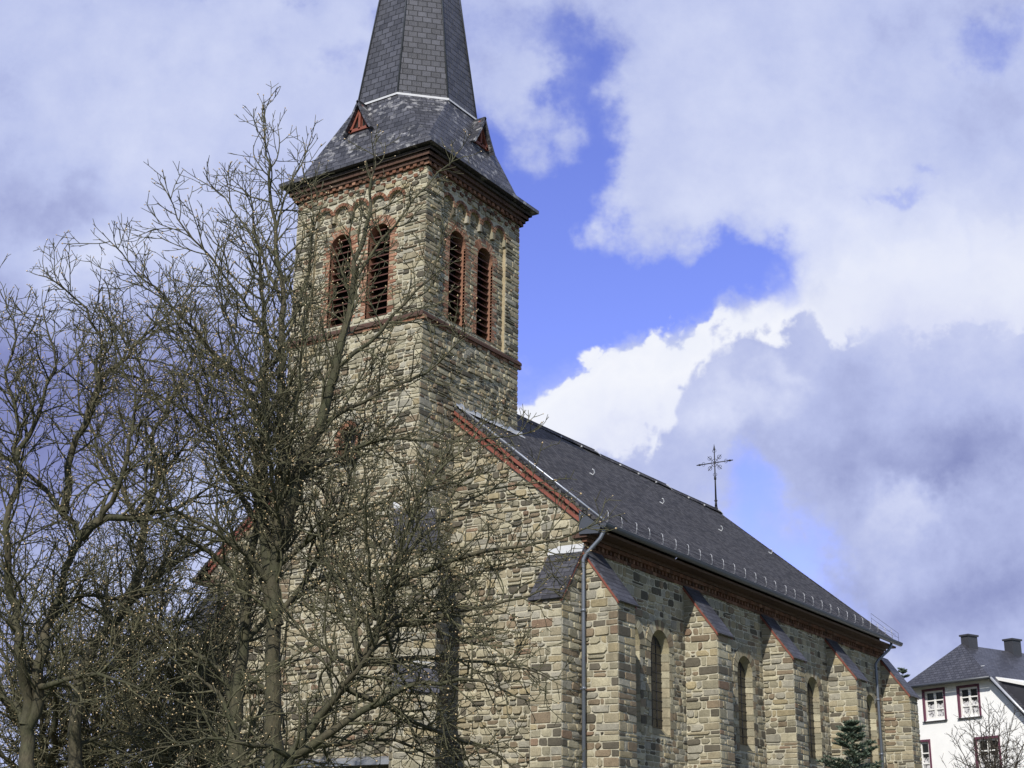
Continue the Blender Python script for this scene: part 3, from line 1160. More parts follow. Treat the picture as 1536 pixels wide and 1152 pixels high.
def build_nave():
    rng = random.Random(77)
    rows = course_list(rng, GROUND, 16.5, (.15, .29))
    zw = 10.35
    wall = MB()
    ns = Frame((0, YS, 0), (1, 0, 0))
    centres = []
    for a, b in zip(BUT_X[:-1], BUT_X[1:]):
        m = (a+BUT_T+b)/2
        centres += [m-1.05, m+1.05]
    wins = [arch(c, 1.36, 4.65, 7.48) for c in centres]
    masonry(wall, ns, rect(XG, XE, GROUND, zw), wins, [r for r in rows if r[0] < zw], 100, wid=(.18, .55), depth=(.004, .034), gap=.015,
            ext=(0, 0), quoin=(False, False))
    nn = Frame((XE, YN, 0), (-1, 0, 0))
    sheet(wall, nn, rect(0, XE-XG, GROUND, zw), (), 0, (.33, .27, .17))
    # west gable, either side of the tower
    gw = Frame((XG, YN, 0), (0, -1, 0))
    def uw(y): return YN-y
    o1 = [(uw(YN), GROUND), (uw(W), GROUND), (uw(W), zroof(W)-.25), (uw(YN), zroof(YN)-.25)]
    masonry(wall, gw, o1, (), rows, 110, wid=(.22, .55), ext=(.02, 0), quoin=(True, False), depth=(.01, .085))
    o2 = [(uw(0), GROUND), (uw(YS), GROUND), (uw(YS), zroof(YS)-.25), (uw(0), zroof(0)-.25)]
    masonry(wall, gw, o2, (), rows, 111, wid=(.22, .55), ext=(0, .0), quoin=(False, True), depth=(.01, .085))
    ge = Frame((XE, YS, 0), (0, 1, 0))
    sheet(wall, ge, [(0, GROUND), (2*HALF, GROUND), (2*HALF, zroof(YN)-.25), (HALF, ZR-.25), (0, zroof(YS)-.25)], (), 0, (.33, .27, .17))
    wall.build('nave_wall', STONE, church, True)

    for c, w in zip(centres, wins):
        fw = MB()
        # splayed, stone-lined reveal
        inner = arch(c, 1.12, 4.92, 7.44)
        for i in range(len(w)):
            j = (i+1) % len(w)
            fw.face([ns.p(*w[i], .02), ns.p(*w[j], .02), ns.p(*inner[j], -.24), ns.p(*inner[i], -.24)][::-1], (.27, .24, .16))
        arch_ring(fw, ns, c, 1.36, 7.48, .34, -.02, .045, 13, rng, STONES, gap=.06)
        for s in (-1, 1):
            jamb(fw, ns, c+s*.68, s, 4.65, 7.48, .27, -.02, .035, rng, STONES, .34, .2)
            # blocks lining the splay
            z = 4.7
            while z < 7.4:
                h = rng.uniform(.2, .34); z2 = min(7.45, z+h)
                a = (c+s*.675, .022); b = (c+s*.565, -.23)
                dx = -s*.022
                col = pick(rng, STONES[:3])
                q = [ns.p(a[0], z+.012, a[1]), ns.p(b[0], z+.012, b[1]), ns.p(b[0]+dx, z+.012, b[1]), ns.p(a[0]+dx, z+.012, a[1]),
                     ns.p(a[0], z2-.012, a[1]), ns.p(b[0], z2-.012, b[1]), ns.p(b[0]+dx, z2-.012, b[1]), ns.p(a[0]+dx, z2-.012, a[1])]
                fw.mesh(q, [(0, 1, 2, 3), (7, 6, 5, 4), (2, 3, 7, 6)[::-1], (0, 3, 7, 4), (1, 2, 6, 5)], col)
                z = z2
        o = fw.build('nave_window', STONE, church, True)
        g = MB(); sheet(g, ns, arch(c, 1.13, 4.92, 7.44), (), -.22); g.build('pane', GLASS, o)
        ld = MB()
        z = 5.2
        while z < 7.9:
            hw = .56 if z < 7.44 else math.sqrt(max(.0025, .56**2-(z-7.44)**2))
            ld.fbox(ns, c-hw, c+hw, z, z+.022, -.219, -.20); z += .31
        for q in (-.17, .17): ld.fbox(ns, c+q-.012, c+q+.012, 4.95, 7.95, -.219, -.205)
        ld.build('glazing_bar', IRON, o)
    # buttresses of the south flank
    for i, x in enumerate(BUT_X):
        build_buttress(lambda a, t, z, x=x: V((x+t, YS-a, z)), None, 1.25, BUT_T, 9.95, 8.28, 200+10*i)
    # buttresses that step out to the west from the gable corners
    build_buttress(lambda a, t, z: V((XG-a, YS+1.1-t, z)), None, 1.25, 1.1, 9.95, 8.28, 300)
    build_buttress(lambda a, t, z: V((XG-a, YN-t, z)), None, 1.25, 1.1, 9.95, 8.28, 310)
    fl = MB()
    fl.hexa([(XG-.16, YS-.08, 9.86), (XG, YS-.08, 10.07), (XG, YS+1.2, 10.07), (XG-.16, YS+1.2, 9.86),
             (XG-.13, YS-.08, 9.95), (XG-.03, YS-.08, 10.17), (XG-.03, YS+1.2, 10.17), (XG-.13, YS+1.2, 9.95)])
    fl.build('flashing', LEAD, church)

    # eaves cornice of brick, both flanks
    for yy, s in ((YS, -1), (YN, 1)):
        cor = MB()
        fr = Frame((0, yy, 0), (1, 0, 0)) if s < 0 else Frame((XG+XE, yy, 0), (-1, 0, 0))
        u = XG+.0
        while u < XE-.02:
            cor.fbox(fr, u+.006, min(XE, u+.26)-.006, 9.98, 10.09, -.05, .06, pick(rng, BRICKS_SHADED))
            cor.fbox(fr, u+.07, min(XE, u+.2)-.006, 10.09, 10.22, -.05, .10, pick(rng, BRICKS_SHADED))
            cor.fbox(fr, u-.0, min(XE, u+.25), 10.22, 10.34, -.05, .17, pick(rng, BRICKS_SHADED))
            u += .26
        cor.build('cornice', BRICK, church, True)
        sf = MB()
        sf.hexa([fr.p(XG-.1, 10.35, .22), fr.p(XE+.1, 10.35, .22), fr.p(XE+.1, 10.35, -.3), fr.p(XG-.1, 10.35, -.3),
                 fr.p(XG-.1, 10.45, .24), fr.p(XE+.1, 10.45, .24), fr.p(XE+.1, 10.45, -.3), fr.p(XG-.1, 10.45, -.3)])
        sf.hexa([fr.p(XG-.1, 10.452, .70), fr.p(XE+.1, 10.452, .70), fr.p(XE+.1, 10.452, -.3), fr.p(XG-.1, 10.452, -.3),
                 fr.p(XG-.1, 10.53, .72), fr.p(XE+.1, 10.53, .72), fr.p(XE+.1, 10.53, -.3), fr.p(XG-.1, 10.53, -.3)])
        sf.build('soffit', SOFFIT, church)

    # roof
    x0, x1 = XG-.13, XE+.13
    rf = MB()
    T = .14
    nz = math.sqrt(1+PT*PT)
    for s in (-1, 1):
        nseg = 14
        for k in range(nseg):
            a, b = x0+(x1-x0)*k/nseg, x0+(x1-x0)*(k+1)/nseg
            def rp(x, f):
                # old rafters sag a few centimetres
                y = 3+s*(HALF+ON)*f
                sag = -.05*math.sin(math.pi*f)*(0.5+0.5*math.sin(x*.9+s)) - .025*math.sin(x*.45+1)
                return V((x, y, zroof(y)+sag*(0 if f in (0, 1) else 1)))
            for f0, f1 in ((0, .25), (.25, .5), (.5, .75), (.75, 1)):
                pts = [rp(a, f1), rp(b, f1), rp(b, f0), rp(a, f0)]
                if s > 0: pts.reverse()
                slate_face(rf, pts)
        ye = 3+s*(HALF+ON); ze = zroof(ye)
        pts = [V((x0, ye, ze-.07)), V((x1, ye, ze-.07)), V((x1, ye, ze)), V((x0, ye, ze))]
        slate_face(rf, pts if s < 0 else pts[::-1])
        for x in (x0, x1):
            pts = [V((x, ye, ze-T)), V((x, 3, ZR-T)), V((x, 3, ZR)), V((x, ye, ze))]
            slate_face(rf, pts if (s < 0) == (x == x1) else pts[::-1])
        pts = [V((x0, ye, ze-.09)), V((x1, ye, ze-.09)), V((x1, 3, ZR-T)), V((x0, 3, ZR-T))]
        slate_face(rf, pts[::-1] if s < 0 else pts)
    roof = rf.build('nave_roof', SLATE, church)
    # ridge: overlapping slate pieces with lead joints
    rd = MB()
    joints = [W, 10.1, 17.0, 23.85, x1]
    for x, xe_ in zip(joints[:-1], joints[1:]):
        L = xe_-x
        y0 = .30
        for s in (-1, 1):
            lift = .05 if s < 0 else .035
            pts = [V((x, 3+s*y0, zroof(3+y0)+lift-.03)), V((x+L-.10, 3+s*y0, zroof(3+y0)+lift+.05)), V((x+L-.10, 3-s*.02, ZR+lift+.10)), V((x, 3-s*.02, ZR+lift+.02))]
            if s > 0: pts.reverse()
            slab(rd, pts, .03)
        ld = MB()
        ld.hexa([(xe_-.55, 2.83, ZR-.09), (xe_+.05, 2.72, ZR-.17), (xe_+.05, 3.28, ZR-.17), (xe_-.55, 3.17, ZR-.09),
                 (xe_-.55, 2.95, ZR+.0), (xe_+.02, 2.93, ZR+.12), (xe_+.02, 3.07, ZR+.12), (xe_-.55, 3.05, ZR+.0)])
        ld.build('ridge_flashing', LEAD, roof)
        q = x+1.7
        while q < xe_-.8:
            ld = MB()
            ld.box(q, q+.07, 2.66, 2.74, zroof(2.7)+.03, zroof(2.7)+.10)
            ld.build('ridge_clip', LEAD, roof)
            q += 1.72
    rd.build('ridge_capping', SLATE, roof)
    fl = MB()     # flashing where the roof meets the tower's flank, and a strip along the verge
    zz = zroof(0)
    rr = random.Random(3)
    xs = [XG]
    while xs[-1] < W+.1: xs.append(xs[-1]+rr.uniform(.3, .5))
    vv = []
    for x in xs:
        t_ = zz+.15+rr.uniform(-.04, .05)
        vv += [(x, -.17, zz-.10), (x, -.15, zz-.04), (x, -.035, zz+.03), (x, -.03, t_), (x, .02, t_)]
    fl.mesh(vv, [(k*5+m, k*5+m+1, k*5+m+6, k*5+m+5)[::-1] for k in range(len(xs)-1) for m in range(4)])
    fl.hexa([(W, -.15, zz-.1), (W+.25, -.15, zz-.1), (W+.25, W, zz-.1), (W, W, zz-.1),
             (W, -.15, zz+.05), (W+.15, -.15, zz+.0), (W+.15, W, zz+.0), (W, W, zz+.05)])
    fl.build('tower_flashing', LEAD, roof)
    vg = MB()
    ya, yb = -.02, 3-(HALF+ON)+.1
    vg.tube([(x0+.30, ya, zroof(ya)+.07), (x0+.30, yb, zroof(yb)+.07)], .035, 5)
    vg.build('verge_strip', ZINC, roof)
    # verge boards: two red bands, one above the other, and dark between
    for (ya, yb) in ((0.0, YS-.05), (W, YN+.05)):
        vb = MB()
        s = 1 if yb > ya else -1
        for (z0, z1, x_) in ((-.29, -.15, x0+.02), (-.57, -.44, x0+.05)):
            q = [V((x_-.03, ya, zroof(ya)+z0)), V((XG-.015, ya, zroof(ya)+z0)), V((XG-.015, yb, zroof(yb)+z0)), V((x_-.03, yb, zroof(yb)+z0))]
            q += [p+V((0, 0, z1-z0)) for p in q]
            vb.mesh(q, [(3, 2, 1, 0), (4, 5, 6, 7), (0, 1, 5, 4), (1, 2, 6, 5), (2, 3, 7, 6), (3, 0, 4, 7)])
        # small brick dentils between the two boards
        n = 26
        dn = MB()
        for k in range(n):
            y = ya+(yb-ya)*(k+.3)/n; y2 = ya+(yb-ya)*(k+.62)/n
            za, zb_ = zroof(y)-.44, zroof(y2)-.44
            q = [V((XG-.07, y, za)), V((XG-.01, y, za)), V((XG-.01, y2, zb_)), V((XG-.07, y2, zb_))]
            q += [p+V((0, 0, .13)) for p in q]
            dn.mesh(q, [(3, 2, 1, 0), (4, 5, 6, 7), (0, 1, 5, 4), (1, 2, 6, 5), (2, 3, 7, 6), (3, 0, 4, 7)])
        vb.build('verge_board', REDWOOD, roof)
        q = [V((XG-.03, ya, zroof(ya)-.45)), V((XG-.008, ya, zroof(ya)-.45)), V((XG-.008, yb, zroof(yb)-.45)), V((XG-.03, yb, zroof(yb)-.45))]
        q += [p+V((0, 0, .17)) for p in q]
        dn.mesh(q, [(3, 2, 1, 0), (4, 5, 6, 7), (0, 1, 5, 4), (1, 2, 6, 5), (2, 3, 7, 6), (3, 0, 4, 7)])
        dn.build('verge_dentils', SOFFIT, roof)

    # gutters
    ye = 3-(HALF+ON)
    for s in (-1, 1):
        gt = MB()
        yy = 3+s*(HALF+ON)
        nn_ = 8
        prof = [(yy+s*(.085-.115*math.cos(math.pi*k/nn_)), ZE-.05-.15*math.sin(math.pi*k/nn_)) for k in range(nn_+1)]
        for k in range(nn_):
            (a, za), (b, zb_) = prof[k], prof[k+1]
            q = [V((x0-.05, a, za)), V((x1+.15, a, za)), V((x1+.15, b, zb_)), V((x0-.05, b, zb_))]
            gt.face(q if s > 0 else q[::-1], smooth=True)
        for x in (x0-.05, x1+.15):
            gt.face([V((x, a, b)) for a, b in prof])
        b, zb_ = prof[-1]
        gt.tube([(x0-.05, b, zb_), (x1+.15, b, zb_)], .014, 5)
        gt.build('gutter', GUTTER, church)
    ee = MB()
    ee.hexa([(XG-.16, ye+.12, ZE-.34), (XG+.05, ye+.12, ZE-.34), (XG+.05, YS+.02, ZE-.30), (XG-.16, YS+.02, ZE-.30),
             (XG-.16, ye+.02, ZE-.14), (XG+.05, ye+.02, ZE-.14), (XG+.05, YS+.02, zroof(YS)-.16), (XG-.16, YS+.02, zroof(YS)-.16)])
    ee.build('eaves_end', GUTTER, church)
    # downpipes with swan necks
    def downpipe(xt, xb, r=.062):
        dp = MB()
        yw = YS-.16
        pts = [(xt, ye-.02, ZE-.13), (xt, ye-.0, ZE-.3), (xt+(xb-xt)*.2, ye+.1, ZE-.5), (xt+(xb-xt)*.8, yw-.1, ZE-.95), (xb, yw, ZE-1.15), (xb, yw, ZE-1.4), (xb, yw, GROUND)]
        dp.tube(pts, r, 10)
        o = dp.build('downpipe', PIPE, church)
        for z in (8.0, 5.6, 3.2, .8):
            br = MB()
            br.tube([(xb, yw, z-.05), (xb, yw, z+.05)], r+.016, 10)
            br.box(xb-.02, xb+.02, yw, YS+.02, z-.02, z+.02)
            br.build('pipe_bracket', PIPE, o)
    downpipe(XG-.02, XG-.20)
    downpipe(28.6, 28.15)

    # snow guard along the south eaves
    up_n = V((0, -PT, 1))/nz
    def on_roof(x, y, h): return V((x, y, zroof(y))) + up_n*h
    yg = ye+.20
    sg = MB()
    for h in (.14, .26):
        sg.tube([on_roof(x0+.75, yg, 0)+V((0, -.02, h)), on_roof(x1+.35, yg, 0)+V((0, -.02, h))], .005, 4)
    g = sg.build('snow_guard', IRON, roof)
    n = 29
    for k in range(n):
        x = x0+.75+(x1-.1-x0-.75)*k/(n-1)
        rk = random.Random(k)
        lean = rk.uniform(-.05, .05)
        b0 = on_roof(x, yg, 0)
        p = MB()
        p.tube([b0+V((0, .06, .05)), b0+V((0, 0, .02)), b0+V((lean*.5, -.01, .18)), b0+V((lean, .0, .35)), b0+V((lean+.02, .05, .41)), b0+V((lean+.02, .09, .39))], .0135, 5)
        p.build('post', POST, g)
    ep = MB()
    e0, e1 = on_roof(x1+.33, ye+.05, 0), on_roof(x1+.33, ye+1.3, 0)
    ep.tube([e0, e0+V((0, 0, .42)), e1+V((0, 0, .42)), e1], .009, 4)
    ep.tube([e0+V((0, 0, .2)), e1+V((0, 0, .2))], .008, 4)
    ep.build('end_panel', IRON, g)
    # the far end of the guard: a little wire panel over the verge
    # ladder hooks in the slates
    for (x, y) in ((9.91, -.94), (16.54, -.5), (22.05, -.6), (27.6, -.6)):
        h = MB()
        h.tube([on_roof(x, y+.12, .02), on_roof(x, y, .03)+V((.04, 0, 0)), on_roof(x, y, .03)+V((.07, -.05, .10)), on_roof(x, y, .03)+V((.04, -.03, .2)), on_roof(x, y, .03)+V((-.02, .0, .22))], .022, 6)
        h.build('roof_hook', GALV, roof)
    lr = MB()
    lr.tube([(8.6, 3, ZR), (8.6, 3, ZR+.42)], .012, 5)
    lr.build('lightning_rod', IRON, roof)


build_nave()


def build_cross():
    x, y, z = 29.35, 3.02, ZR+.04
    mb = MB()
    top = 21.6
    hub = 20.62
    mb.tube([(x, y, z-.15), (x, y, z+.18)], [.16, .07], 8)
    mb.tube([(x, y, z+.18), (x, y, z+.5)], [.075, .05], 8)
    mb.tube([(x, y, z+.46), (x, y, z+.52)], .085, 8)
    mb.tube([(x, y, z+.5), (x, y, z+1.55), (x, y, top-.3)], [.05, .038, .026], 6)
    mb.tube([(x, y, 19.72), (x, y, 19.86)], .065, 8)
    # spear point
    mb.tube([(x, y, top-.34), (x, y, top-.26), (x, y, top+.02)], [.03, .055, .004], 6)
    a0, a1 = y-1.03, y+1.03
    mb.tube([(x, a0, hub), (x, a1, hub)], .026, 6)
    for s, e in ((-1, a0), (1, a1)):
        mb.tube([(x, e+s*-.02, hub), (x, e-s*.16, hub), (x, e-s*.30, hub)], [.006, .055, .026], 6)
    # scrolls and rays between the arms
    for q in range(4):
        a = math.pi/4+q*math.pi/2
        c, s = math.cos(a), math.sin(a)
        mb.tube([(x, y, hub), (x, y+.42*c, hub+.42*s)], .014, 5)
        mb.tube([(x, y+.40*c, hub+.40*s), (x, y+.46*c, hub+.46*s), (x, y+.56*c, hub+.56*s)], [.012, .032, .004], 5)
        for sg in (-1, 1):
            pts = []
            for k in range(12):
                t = k/11
                r = .24*(1-t*.75); th = a+sg*(math.pi*.15+t*math.pi*1.5)
                pts.append((x, y+.36*c+r*math.cos(th)*.55, hub+.36*s+r*math.sin(th)*.55))
            mb.tube(pts, .011, 4)
    for q in range(4):
        a = q*math.pi/2
        c, s = math.cos(a), math.sin(a)
        for sg in (-1, 1):
            pts = []
            for k in range(10):
                t = k/9; r = .15*(1-.6*t); th = a+sg*t*math.pi*1.4
                pts.append((x, y+c*.62-s*sg*.02+r*math.cos(th)*.7, hub+s*.62+c*sg*.02+r*math.sin(th)*.7))
            mb.tube(pts, .011, 4)
    ring = [(x, y+.2*math.cos(k*math.pi/8), hub+.2*math.sin(k*math.pi/8)) for k in range(17)]
    mb.tube(ring, .012, 5, cap=False)
    mb.build('ridge_cross', IRON, church)


build_cross()


# ------------------------------------------------------------------ white house behind
def build_house():
    o = V((38.33, -3.32, 0)); a = V((-.3906, -.9206, 0)).normalized()
    fr = Frame(o, a)
    house = empty('house', fr.p(2.7, GROUND, -6), 'white rendered house with half-hipped slate roof and burgundy window frames', 'house')
    L, R, uc = -2.2, 7.63, 2.715
    zh, ze = 9.72, 7.42
    D = 13.0
    kk = (zh-ze)/(R-5.43)
    zr = zh + kk*2.715*.80
    wall = MB()
    wdefs = [(.99, 2.29, 8.01, 9.49), (3.22, 4.44, 8.01, 9.46), (-.12, 1.11, 5.30, 7.0), (4.02, 5.38, 5.2, 6.90)]
    holes = [rect(*w) for w in wdefs]
    out = [(L, GROUND), (R, GROUND), (R, ze), (5.43, zh), (0, zh), (L, ze)]
    sheet(wall, fr, out, holes, 0)
    for w in holes: reveal(wall, fr, w, 0, -.2, (1, 1, 1))
    for u in (L, R):
        q = [fr.p(u, GROUND, 0), fr.p(u, GROUND, -D), fr.p(u, ze, -D), fr.p(u, ze, 0)]
        wall.face(q if u == R else q[::-1])
    wall.face([fr.p(L, GROUND, -D), fr.p(R, GROUND, -D), fr.p(R, ze, -D), fr.p(uc, zr, -D), fr.p(L, ze, -D)][::-1])
    wall.build('wall', RENDER, house)
    roof = MB()
    ov = .32
    bk = 1.15                                    # the ridge starts this far back
    zr = 11.80
    ks = (zr-zh)/(uc+.0)
    # side slopes: from ridge down past the wall top
    def side(s):
        ue = uc+s*(R-uc+.35)
        zee = ze-.28
        um = uc+s*2.75
        zm = zh+.06
        top = [fr.p(uc, zr, -bk), fr.p(um, zm, ov), fr.p(ue, zee, ov), fr.p(ue, zee, -D-ov), fr.p(uc, zr, -D-ov)]
        p1 = [fr.p(uc, zr, -bk), fr.p(um, zm, ov), fr.p(um, zm, -D-ov), fr.p(uc, zr, -D-ov)]
        p2 = [fr.p(um, zm, ov), fr.p(ue, zee, ov), fr.p(ue, zee, -D-ov), fr.p(um, zm, -D-ov)]
        for p in (p1, p2):
            slab(roof, p if s > 0 else p[::-1], .14)
    side(1); side(-1)
    slab(roof, [fr.p(uc-2.85, zh+.04, ov+.12), fr.p(uc+2.85, zh+.04, ov+.12), fr.p(uc, zr+.03, -bk)], .12)
    ro = roof.build('roof', HOUSE_SLATE, house)
    for (u, b, w, z) in ((2.75, 1.75, .36, 12.24), (2.75, 5.2, .40, 12.36)):
        ch = MB()
        ch.fbox(fr, u-w/1.5, u+w/1.5, zr-.8, z, -b-.35, -b+.35)
        ch.fbox(fr, u-w/1.5-.06, u+w/1.5+.06, z+.001, z+.09, -b-.41, -b+.41)
        o_ = ch.build('chimney', CHIM, ro)
    # snow guard hooks on the small hip and a shed dormer on the right slope
    gd = MB()
    for k in range(5):
        t = (k+.5)/5
        p = fr.p(.75+3.9*t, 0, 0); z = zh+.62
        q = fr.p(.75+3.9*t, z, -.22)
        gd.tube([q-V((0, 0, .1)), q+fr.n*.05+V((0, 0, .1))], .018, 4)
    gd.tube([fr.p(.6, zh+.68, -.15), fr.p(4.85, zh+.68, -.15)], .012, 4)
    gd.build('snow_guard', GALV, ro)
    gp = MB()
    gp.tube([fr.p(5.43+.12, zh-.02, ov+.06), fr.p(R+.3, ze-.18, ov+.06)], .07, 6)
    gp.build('verge_trim', GALV, ro)
    gp = MB()
    gp.tube([fr.p(-.12, zh-.02, ov+.06), fr.p(L-.3, ze-.18, ov+.06)], .07, 6)
    gp.build('verge_trim', GALV, ro)
    gt = MB()
    gt.tube([fr.p(-.15, zh+.0, ov+.18), fr.p(5.58, zh+.0, ov+.18)], .065, 8)
    gt.build('gutter', GUTTER, ro)
    dm = MB()
    dm.hexa([fr.p(5.55, 7.6, -.2), fr.p(7.25, 7.6, -.2), fr.p(7.25, 7.6, -6), fr.p(5.55, 7.6, -6),
             fr.p(5.55, 9.62, -.2), fr.p(7.25, 9.17, -.2), fr.p(7.25, 9.17, -6), fr.p(5.55, 9.62, -6)])
    d = dm.build('dormer', HOUSE_SLATE, ro)
    df = MB()
    df.hexa([fr.p(5.50, 9.635, -.08), fr.p(7.45, 9.12, -.08), fr.p(7.45, 9.12, -6.1), fr.p(5.50, 9.635, -6.1),
             fr.p(5.50, 9.785, -.08), fr.p(7.45, 9.27, -.08), fr.p(7.45, 9.27, -6.1), fr.p(5.50, 9.785, -6.1)])
    df.build('dormer_fascia', WHITE, d)
    # windows
    for (u0, u1, z0, z1) in wdefs:
        sr = MB()
        b = .09
        sr.fbox(fr, u0-b, u0+.02, z0-.02, z1+b, -.15, .03); sr.fbox(fr, u1-.02, u1+b, z0-.02, z1+b, -.15, .03)
        sr.fbox(fr, u0+.02, u1-.02, z1-.02, z1+b, -.15, .03)
        w = sr.build('window', BURGUNDY, house)
        f = MB()
        f.fbox(fr, u0+.02, u0+.13, z0, z1-.02, -.14, -.07); f.fbox(fr, u1-.13, u1-.02, z0, z1-.02, -.14, -.07)
        f.fbox(fr, u0+.13, u1-.13, z0, z0+.16, -.14, -.07); f.fbox(fr, u0+.13, u1-.13, z1-.12, z1-.02, -.14, -.07)
        um = (u0+u1)/2
        f.fbox(fr, um-.06, um+.06, z0+.16, z1-.12, -.139, -.071)
        for q in (.36, .66):
            zz = z0+(z1-z0)*q
            f.fbox(fr, u0+.13, um-.06, zz-.03, zz+.03, -.138, -.072); f.fbox(fr, um+.06, u1-.13, zz-.03, zz+.03, -.138, -.072)
        f.build('frame', WHITE, w)
        g = MB(); sheet(g, fr, rect(u0, u1, z0, z1), (), -.13); g.build('pane', GLASS, w)
        # net curtain hung behind the lower two thirds, scalloped top
        cu = MB()
        top = []
        for k in range(13):
            uu = u1-.1-(u1-u0-.2)*k/12
            top.append((uu, z0+(z1-z0)*.5+.07*abs(math.sin(k*math.pi/3))))
        sheet(cu, fr, [(u0+.1, z0+.08), (u1-.1, z0+.08)]+top, (), -.125)
        cu.build('curtain', LACE, w)
        sl = MB()
        sl.hexa([fr.p(u0-.12, z0-.09, .1), fr.p(u1+.12, z0-.09, .1), fr.p(u1+.12, z0-.09, -.1), fr.p(u0-.12, z0-.09, -.1),
                 fr.p(u0-.12, z0-.045, .1), fr.p(u1+.12, z0-.045, .1), fr.p(u1+.12, z0-.021, -.1), fr.p(u0-.12, z0-.021, -.1)])
        sl.build('sill', HOUSE_SLATE, w)


def mat_lace():
    m, N, b = new_mat('lace_curtain')
    p = pos(N)
    v = N.node('ShaderNodeTexVoronoi'); N.link(p, v.inputs['Vector']); v.inputs['Scale'].default_value = 9.0
    c = N.mix(N.smooth(v.outputs['Distance'], .3, .55), (.18, .18, .2), (.6, .6, .63))
    N.link(c, b.inputs['Base Color'])
    b.inputs['Roughness'].default_value = .8
    return m


LACE = mat_lace()
build_house()

# ------------------------------------------------------------------ trees
BARK = mat_bark('bark_olive', (.098, .085, .055), (.066, .070, .038))
TWIG = mat_bark('twig_bark', (.130, .122, .072), (.110, .110, .062))
TWIG_LIGHT = mat_bark('shrub_bark', (.075, .062, .055), (.055, .048, .042))
BUD = plain('sticky_bud', (.48, .36, .20), 0.18, .5, 14.0, 0.0, 0.0, 0.9)
UPV = V((0, 0, 1))
STATS = False


